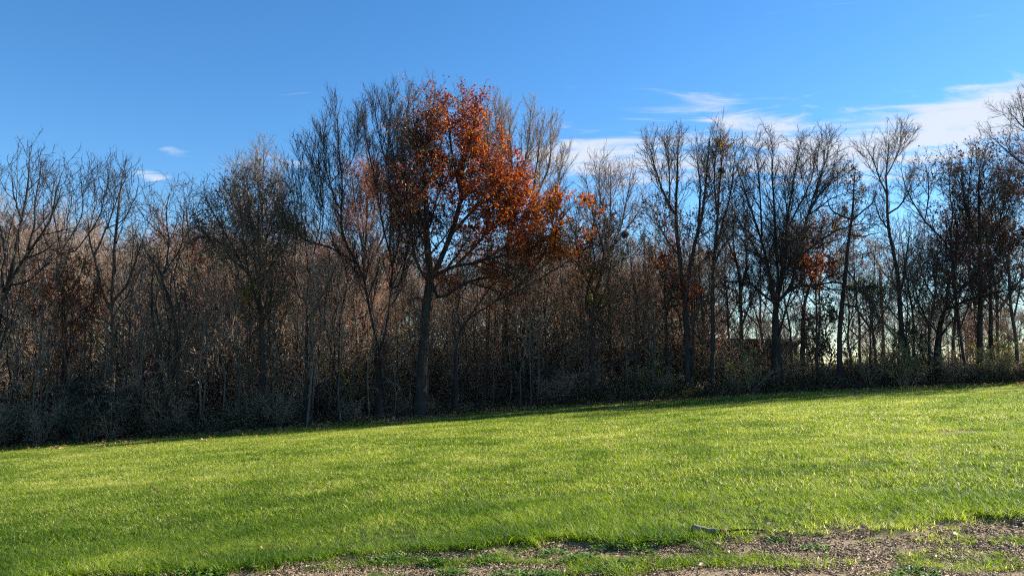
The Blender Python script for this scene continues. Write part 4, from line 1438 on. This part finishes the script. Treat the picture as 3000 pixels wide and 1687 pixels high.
# ------------------------------------------------------------------ woodland floor: brambles and fallen leaves
def build_floor():
    rng = np.random.RandomState(61)
    temps = []
    for k, (tw, mat) in enumerate([('twig', 'brown'), ('twig_dark', 'olive'), ('twig_mauve', 'straw'), ('twig', 'olive')]):
        st, rd = shrub_stems(rng, .7, 8, .8)
        rd = [q * .4 for q in rd]
        P0 = np.stack([resample(q, 8) for q in st])
        R0 = np.stack([np.interp(np.linspace(0, 1, 8), np.linspace(0, 1, 14), q) for q in rd])
        P1, R1 = spawn(rng, P0, R0, 9, .15, 1, 50, .32, 4, .02, .25, (.006, .002), .7, 2, .3)
        sp = Soup()
        V, pl = tubes(P0, R0, 3, True)
        sp.add(V, pl, np.zeros(len(V)))
        V, pl = tubes(P1, np.maximum(R1, .002), 3, True)
        sp.add(V, pl, np.zeros(len(V)))
        pos, dr = along(rng, P1, 2.2)
        leaf_soup(rng, pos, dr, .05, sp, .5, .5)
        temps.append(sp.mesh('bramble', M[mat]))
    n = 5200
    x = rng.uniform(-34, 38, n)
    y = edge(x) + np.abs(rng.normal(0, 2.2, n)) + .05
    k = np.abs(x) < y * 1.02
    x, y = x[k], y[k]
    n = len(x)
    s = rng.uniform(.5, 1.25, n) * np.interp(y - edge(x), [0, .8, 3], [.4, 1.0, 1.7]) * np.where((x > -9) & (x < 1), .55, 1)
    scatter('undergrowth', np.stack([x, y, ground_z(x, y)], -1), np.stack([0 * x, 0 * x, rng.uniform(0, 6.28, n)], -1), s, rng.randint(0, 4, n), temps,
            'brown brambles and dry weeds along the foot of the wood', 'undergrowth')
    lt = []
    for k in range(4):
        m = 60
        pos = np.stack([rng.uniform(-.5, .5, m), rng.uniform(-.5, .5, m), rng.uniform(.0, .05, m)], -1)
        sp = Soup()
        leaf_soup(rng, pos, rng.normal(0, 1, (m, 3)) * np.array([1, 1, .15]), .10, sp, .5, .5, .6, 0.0)
        lt.append(sp.mesh('litter', M['litter']))
    n = 5200
    x = rng.uniform(-36, 38, n)
    y = edge(x) + rng.uniform(0, 1, n) ** 1.5 * 16 + .1
    k = np.abs(x) < y * 1.0
    x, y = x[k], y[k]
    n = len(x)
    idx = rng.randint(0, 4, n)
    for k in range(3):
        pos = np.stack([rng.uniform(-.5, .5, 3), rng.uniform(-.5, .5, 3), rng.uniform(.05, .10, 3)], -1)
        sp = Soup()
        leaf_soup(rng, pos, rng.normal(0, 1, (3, 3)) * np.array([1, 1, .3]), .10, sp, .6, .5, .6, 0.0)
        lt.append(sp.mesh('litter', M['litter']))
    m = 700
    x2 = rng.uniform(-24, 26, m)
    y2 = edge(x2) - np.abs(rng.normal(0, 2.2, m))
    x, y = np.concatenate([x, x2]), np.concatenate([y, y2])
    idx = np.concatenate([idx, rng.randint(4, 7, m)])
    n += m
    scatter('leaf_litter', np.stack([x, y, ground_z(x, y)], -1), np.stack([0 * x, 0 * x, rng.uniform(0, 6.28, n)], -1), rng.uniform(.8, 1.3, n), idx, lt,
            'fallen brown leaves carpeting the woodland floor', 'leaf litter')


build_floor()


# ------------------------------------------------------------------ bare strip in the foreground: chips, weeds, leaves, stick
def chip_template(rng, m, half, smin, smax):
    """flat splinters lying about, each a thin wedge"""
    sp = Soup()
    pos = np.stack([rng.uniform(-half, half, m), rng.uniform(-half, half, m), rng.uniform(.002, .010, m)], -1)
    a = rng.uniform(0, 6.28, m)
    L = rng.uniform(smin, smax, m)
    w = L * rng.uniform(.07, .28, m)
    t = rng.uniform(.002, .006, m)
    u = norm(np.stack([np.cos(a), np.sin(a), rng.normal(0, .22, m)], -1))
    v = norm(np.stack([-np.sin(a), np.cos(a), rng.normal(0, .25, m)], -1))
    c = [pos - u * (L / 2)[:, None] - v * (w * .35)[:, None], pos - u * (L * .42)[:, None] + v * (w / 2)[:, None], pos + u * (L / 2)[:, None] + v * (w * .3)[:, None], pos + u * (L * .4)[:, None] - v * (w / 2)[:, None]]
    top = [q + np.stack([0 * t, 0 * t, t], -1) for q in c]
    V = np.stack(c + top, 1).reshape(-1, 3)
    b = (np.arange(m) * 8)[:, None]
    Q = np.concatenate([b + np.array([f]) for f in ((4, 5, 6, 7), (0, 1, 5, 4), (1, 2, 6, 5), (2, 3, 7, 6), (3, 0, 4, 7))])
    rv = np.clip(rng.beta(1.6, 2.0, m), 0, 1)
    sp.add(V, [Q], np.repeat(rv, 8))
    return sp.mesh('chips', M['chips'])


def build_strip():
    rng = np.random.RandomState(71)
    temps = [chip_template(rng, 70, .12, .008, .042) for _ in range(5)] + [chip_template(rng, 7, .12, .03, .065) for _ in range(3)]
    n = 4600
    x = rng.uniform(-6.5, 6.5, n)
    y = rng.uniform(3.0, 9.5, n)
    dd = dirt_depth(x, y)
    k = (dd > -.03) & (np.abs(x) < y * .9 + .4)
    x, y = x[k], y[k]
    n = len(x)
    idx = np.where(rng.uniform(0, 1, n) < .75, rng.randint(0, 5, n), rng.randint(5, 8, n))
    scatter('wood_chips', np.stack([x, y, ground_z(x, y)], -1), np.stack([rng.normal(0, .04, n), rng.normal(0, .04, n), rng.uniform(0, 6.28, n)], -1), rng.uniform(.7, 1.3, n), idx, temps,
            'splintered brown wood chips and dry straw over the bare soil', 'wood chips')


build_strip()


def weed_mesh(rng, rad, m, size):
    sp = Soup()
    a = rng.uniform(0, 6.28, m)
    q = rad * np.sqrt(rng.uniform(0, 1, m))
    h = rng.uniform(.0, .05, m) * (1 - .6 * q / rad)
    pos = np.stack([q * np.cos(a) * 1.25, q * np.sin(a) * .8, h], -1)
    b = rng.uniform(0, 6.28, m)
    dr = np.stack([np.cos(b), np.sin(b), rng.uniform(.2, 1.0, m)], -1)
    n = m
    d = norm(dr)
    side = norm(np.cross(d, np.array([[0, 0, 1.]])))
    up = np.cross(side, d)
    s = (size * rng.uniform(.6, 1.3, n))[:, None]
    w = s * .28
    # oval leaf: base, two shoulders, two upper shoulders, tip, with a channel along the rib
    V = np.stack([pos, pos + d * s * .35 + side * w * .9 + up * w * .5, pos + d * s * .7 + side * w * .8 + up * w * .3 - up * s * .08, pos + d * s - up * s * .2,
                  pos + d * s * .7 - side * w * .8 + up * w * .3 - up * s * .08, pos + d * s * .35 - side * w * .9 + up * w * .5, pos + d * s * .5 - up * s * .02], 1).reshape(-1, 3)
    bb = (np.arange(n) * 7)[:, None]
    T = np.concatenate([bb + np.array([f]) for f in ((0, 1, 6), (1, 2, 6), (2, 3, 6), (3, 4, 6), (4, 5, 6), (5, 0, 6))])
    sp.add(V, [T], np.repeat(rng.uniform(0, 1, n), 7))
    return sp.mesh('weed', M['weed'])


rw = np.random.RandomState(81)
WEED = [weed_mesh(rw, .10 + .03 * k, 90 + 30 * k, .042) for k in range(4)]
weeds = [(1435, 1631, 'left of the three at the lawn lip'), (1621, 1617, 'between soil and lawn, left of the long weed row'), (1784, 1601, 'at left end of the weed row under the lawn lip'),
         (1854, 1603, 'in the middle of the weed row under the lawn lip'), (1889, 1613, 'at right end of the weed row under the lawn lip'), (1703, 1634, 'dark, on the soil below the weed row'),
         (1756, 1671, 'tiny, near the bottom edge below the weed row'), (1831, 1652, 'on the soil right of the pale chips'), (1282, 1645, 'tallest, with pale leaves, left of centre'),
         (1440, 1640, 'beside the thin straw at centre'), (1156, 1634, 'at the lawn lip left of centre'), (591, 1676, 'lower left by the tan leaf'), (640, 1678, 'right of the lower left weeds'),
         (1493, 1682, 'on the bottom edge, left of centre'), (1591, 1684, 'on the bottom edge at centre'), (1945, 1590, 'left of the broken stick'), (2280, 1580, 'right of the broken stick'),
         (2390, 1600, 'on the soil right of the stick'), (1330, 1672, 'low, near the bottom edge, dark'), (2690, 1675, 'at the bottom right')]
for k, (px, py, ph) in enumerate(weeds):
    x, y = px_ground_plain(px, py)
    o = link('weed_clump', WEED[k % 4], None, label='green broadleaf weed clump ' + ph, category='weed', group='weed clumps on the bare strip')
    o.location = (x, y, gz(x, y))
    o.rotation_euler = (0, 0, rw.uniform(-.5, .5))
    q = rw.uniform(.75, 1.15)
    o.scale = (q, q, q * 1.1)


def fallen_leaf(name, px, py, size, label, mat='tan', rz=0.0, curl=.5, lift=.03):
    """a curled dry leaf: a five by five sheet cut to a leaf outline, with a stalk"""
    V, Q = [], []
    nu, nv = 7, 5
    for i in range(nu):
        u = i / (nu - 1)
        half = .5 * .62 * math.sin(math.pi * min(1, .06 + .94 * u)) ** .8 + .012
        for j in range(nv):
            w = (j / (nv - 1) - .5) * 2
            V.append((size * (u - .5), size * half * w, size * (curl * .45 * w * w * half * 2 + .25 * curl * (u - .5) ** 2 * 2 + .02 * math.sin(5 * u + 3 * w))))
    for i in range(nu - 1):
        for j in range(nv - 1):
            a = i * nv + j
            Q.append((a, a + 1, a + nv + 1, a + nv))
    V, Q = np.array(V), np.array(Q)
    sp = Soup()
    sp.add(V, [Q], np.random.RandomState(int(px)).uniform(.3, .9, len(V)))
    st = resample([(-.5 * size, 0, 0), (-.7 * size, .04 * size, .05 * size), (-.85 * size, .1 * size, .02 * size)], 5)[None]
    v2, p2 = tubes(st, np.full((1, 5), size * .012), 4)
    sp.add(v2, p2, np.full(len(v2), .2))
    x, y = px_ground_plain(px, py)
    o = link(name, sp.mesh(name, M[mat], True), None, label=label, category='leaf', group='fallen leaves on the lawn and soil')
    o.location = (x, y, gz(x, y) + lift)
    o.rotation_euler = (rw.normal(0, .3), rw.normal(0, .3), rz)


for a in [(454, 1455, .16, 'tan fallen leaf alone far out on the left of the lawn', .2, .08), (612, 1642, .13, 'curled tan leaf at the lawn lip lower left', 1.2, .06), (754, 1668, .10, 'pinkish tan leaf on soil near the lower left', .4, .03),
          (766, 1620, .07, 'small round tan leaf in the grass above the pinkish one', 2, .06), (1814, 1630, .12, 'pale tan leaf on the soil below the weed row', .6, .02), (1793, 1641, .09, 'pale leaf fragment left below the weed row', 2.4, .02),
          (1786, 1658, .09, 'lower pale leaf fragment near the bottom centre', .9, .02), (1481, 1590, .08, 'small tan leaf at the lawn lip at centre', .3, .05), (2000, 1528, .09, 'small tan leaf in the grass above the broken stick', 1.8, .08),
          (2060, 1654, .11, 'pale leaf on the soil below the broken stick', .5, .02), (2254, 1558, .08, 'yellowish leaf in the grass right of the broken stick', 2.2, .06), (2530, 1552, .15, 'large tan leaf on the soil edge at right', .2, .03),
          (1785, 1318, .28, 'pale straw-coloured leaf far out at the middle of the lawn', .2, .08), (2600, 1215, .22, 'white scrap of leaf far out on the right of the lawn', .8, .1)]:
    fallen_leaf('fallen_leaf', a[0], a[1], a[2] * .68, a[3], 'tan', a[4], .6, a[5])
fallen_leaf('fallen_leaf', 2806, 1561, .10, 'bright yellow-green leaf on the bare soil at right', 'yellowgreen', .3, .4, .02)


def build_stick():
    x0, y0 = px_ground_plain(2030, 1566)
    x1, y1 = px_ground_plain(2126, 1569)
    x2, y2 = px_ground_plain(2240, 1562)
    root = empty('broken_stick', (x0, y0, gz(x0, y0)), 'short thick broken stick with a reddish end lying along the lawn lip', 'stick')
    o = np.array((x0, y0, gz(x0, y0)))
    a = np.array((x0, y0, gz(x0, y0) + .058)) - o
    b = np.array((x1, y1, gz(x1, y1) + .026)) - o
    c = np.array((x2, y2, gz(x2, y2) + .02)) - o
    P = resample([a, a * .6 + b * .4 + np.array((0, 0, -.012)), b], 12)
    rr = np.linspace(.030, .021, 12) * (1 + .16 * np.sin(np.arange(12) * 2.3) * np.cos(np.arange(12)))
    P += np.random.RandomState(3).normal(0, .004, P.shape)
    V, pl = tubes(P[None], rr[None], 10)
    n = len(V)
    V = np.vstack([V, P[0], P[-1]])
    caps = np.array([[i, (i + 1) % 10, n] for i in range(10)] + [[n - 10 + i, n - 10 + (i + 1) % 10, n + 1] for i in range(10)])
    shaft = link('stick_shaft', make_mesh('stick_shaft', V, pl + [caps], M['stickbark'], None, True), root)
    Q = resample([P[1], P[1] + np.array((-.02, -.03, -.05)), P[1] + np.array((.0, -.05, -.12))], 6)
    V, pl = tubes(Q[None], np.linspace(.026, .017, 6)[None], 8)
    link('stub', make_mesh('stub', V, pl, M['bark_dark'], None, True), root)
    Q = resample([b, (b + c) / 2 + np.array((0, 0, .015)), c], 8)
    V, pl = tubes(Q[None], np.linspace(.012, .005, 8)[None], 6)
    link('thin_end', make_mesh('thin_end', V, pl, M['bark_dark'], None, True), root)
    Q = np.stack([b - np.array((.045, 0, 0)) + np.array((0, 0, .004)), b + np.array((.006, 0, 0))])
    V, pl = tubes(resample(Q, 4)[None], np.array([[.0222, .0245, .0245, .020]]), 9)
    n = len(V)
    V = np.vstack([V, Q[1]])
    caps = np.array([[n - 9 + i, n - 9 + (i + 1) % 9, n] for i in range(9)])
    link('broken_end', make_mesh('broken_end', V, pl + [caps], M['redwood'], None, True), shaft, label='reddish broken end of the stick')


M['stickbark'] = bark_mat('stick_bark', (.11, .085, .064), (.36, .30, .24), 40)
M['redwood'] = bark_mat('red_wood', (.20, .05, .03), (.45, .16, .09), 30)
build_stick()


# ------------------------------------------------------------------ shed, pole, nests
def box(x0, x1, y0, y1, z0, z1):
    V = np.array([(x, y, z) for z in (z0, z1) for y in (y0, y1) for x in (x0, x1)], float)
    Q = np.array([(0, 2, 3, 1), (4, 5, 7, 6), (0, 1, 5, 4), (2, 6, 7, 3), (0, 4, 6, 2), (1, 3, 7, 5)])
    return V, [Q]


M['board'] = bark_mat('weathered_board', (.09, .085, .085), (.16, .155, .15), 5)
M['roof'] = bark_mat('old_roofing', (.04, .04, .042), (.09, .09, .092), 8)
m_, n_, l_ = new_mat('white_lamp')
b_ = n_.new('ShaderNodeBsdfPrincipled')
b_.inputs['Base Color'].default_value = (.8, .8, .8, 1)
b_.inputs['Roughness'].default_value = .4
o_ = n_.new('ShaderNodeOutputMaterial')
l_.new(b_.outputs[0], o_.inputs[0])
M['white'] = m_


def build_shed():
    d = 43.0
    a = at(2085, 1000, d)
    b = at(2340, 1000, d)
    xc = (a[0] + b[0]) / 2
    g0 = gz(xc, d) - .15
    top = at(2200, 1003, d)[2] - g0
    hw = (b[0] - a[0]) / 2
    root = empty('shed', (xc, d, g0), 'low grey board shed with a dark flat roof, behind the thick trunk', 'shed')
    nb = 17
    w = 2 * hw / nb
    r = np.random.RandomState(4)
    bm = make_mesh('board', box(-w * .475, w * .475, -.012, .012, 0, top)[0], box(0, 1, 0, 1, 0, 1)[1], M['board'])
    V, pl = box(-hw + .02, hw - .02, .03, 3.0, 0, top - .02)
    wall = link('wall', make_mesh('wall', V, pl, M['board']), root)
    for k in range(nb):
        o = link('board', bm, wall)
        o.location = (-hw + w * (k + .5), r.uniform(-.008, .008), 0)
    V, pl = box(-hw - .3, hw + .3, -.4, 3.3, top + .02, top + .17)
    V[V[:, 1] < 0, 2] += .04
    roof = link('roof', make_mesh('roof', V, pl, M['roof']), root)
    V, pl = box(-hw - .3, hw + .3, -.44, -.403, top - .10, top + .19)
    link('fascia', make_mesh('fascia', V, pl, M['roof']), roof)
    lx = at(2226, 1005, d)[0] - xc
    V, pl = box(lx - .12, lx + .12, -.52, -.45, top - .02, top + .10)
    link('lamp', make_mesh('lamp', V, pl, M['white']), root)


build_shed()


def build_pole():
    d = 46.0
    p = at(2588, 1000, d)
    g0 = gz(p[0], d)
    H = at(2588, 776, d)[2] - g0
    root = empty('utility_pole', (p[0], d, g0), 'weathered grey wooden utility pole among the trees', 'pole')
    P = np.stack([np.zeros(8), np.zeros(8), np.linspace(-.3, H, 8)], -1)
    V, pl = tubes(P[None], np.linspace(.10, .08, 8)[None], 12)
    n = len(V)
    V = np.vstack([V, (0, 0, H + .03)])
    caps = np.array([[n - 12 + i, n - 12 + (i + 1) % 12, n] for i in range(12)])
    link('shaft', make_mesh('shaft', V, pl + [caps], M['bark_pale'], None, True), root)
    V, pl = box(-.06, .06, -.16, -.10, H - .9, H - .55)
    link('insulator_bracket', make_mesh('insulator_bracket', V, pl, M['roof']), root)


build_pole()


def build_nest(px, py, d, rad, label):
    """a ball of dead leaves and twigs wedged in a fork"""
    rng = np.random.RandomState(int(px))
    d = max(d, float(edge((px - 1500) / F * d)) + 1.3)
    c = at(px, py, d)
    n = 260
    u = norm(rng.normal(0, 1, (n, 3)))
    pos = u * rad * (rng.uniform(.2, 1.0, n) ** .8 * rng.choice([1, 1, 1.35], n))[:, None] * np.array([1.15, 1, .8])
    sp = Soup()
    leaf_soup(rng, pos, u, .10, sp, .3, .3, .6, .2)
    o = empty('leaf_nest', c, label, 'nest', 'squirrel nests')
    link('leaf_ball', sp.mesh('leaf_ball', M['brown']), o, kind='stuff')
    P = np.stack([pos[:60], pos[:60] + norm(np.cross(u[:60], rng.normal(0, 1, (60, 3)))) * rad * 1.1], 1)
    V, pl = tubes(P, np.full((60, 2), .006), 3)
    link('nest_twigs', make_mesh('nest_twigs', V, pl, M['twig_dark']), o, kind='stuff')


build_nest(1829, 687, 31.8, .12, 'dark leaf nest ball in the dull brown-leaved tree')
build_nest(2113, 500, 33.5, .10, 'dark leaf nest ball high in the slender tree')
# look-alikes that would share a label are told apart by their order from the left
by = {}
for o in bpy.data.objects:
    if o.parent is None and o.get('label'):
        by.setdefault(o['label'], []).append(o)
ORD = ['leftmost', 'second from left', 'third from left', 'fourth from left', 'fifth from left', 'sixth from left', 'seventh from left', 'eighth from left']
for lab, os_ in by.items():
    if len(os_) < 2:
        continue
    os_.sort(key=lambda o: o.location.x / o.location.y)
    for k, o in enumerate(os_):
        w = 'rightmost' if k == len(os_) - 1 else 'middle' if (len(os_) == 3 and k == 1) else ORD[min(k, 7)]
        o['label'] = (w + ' ' + lab) if len((w + ' ' + lab).split()) <= 16 else lab
print('TRIS', sum(len(me.loops) - 2 * len(me.polygons) for me in bpy.data.meshes))
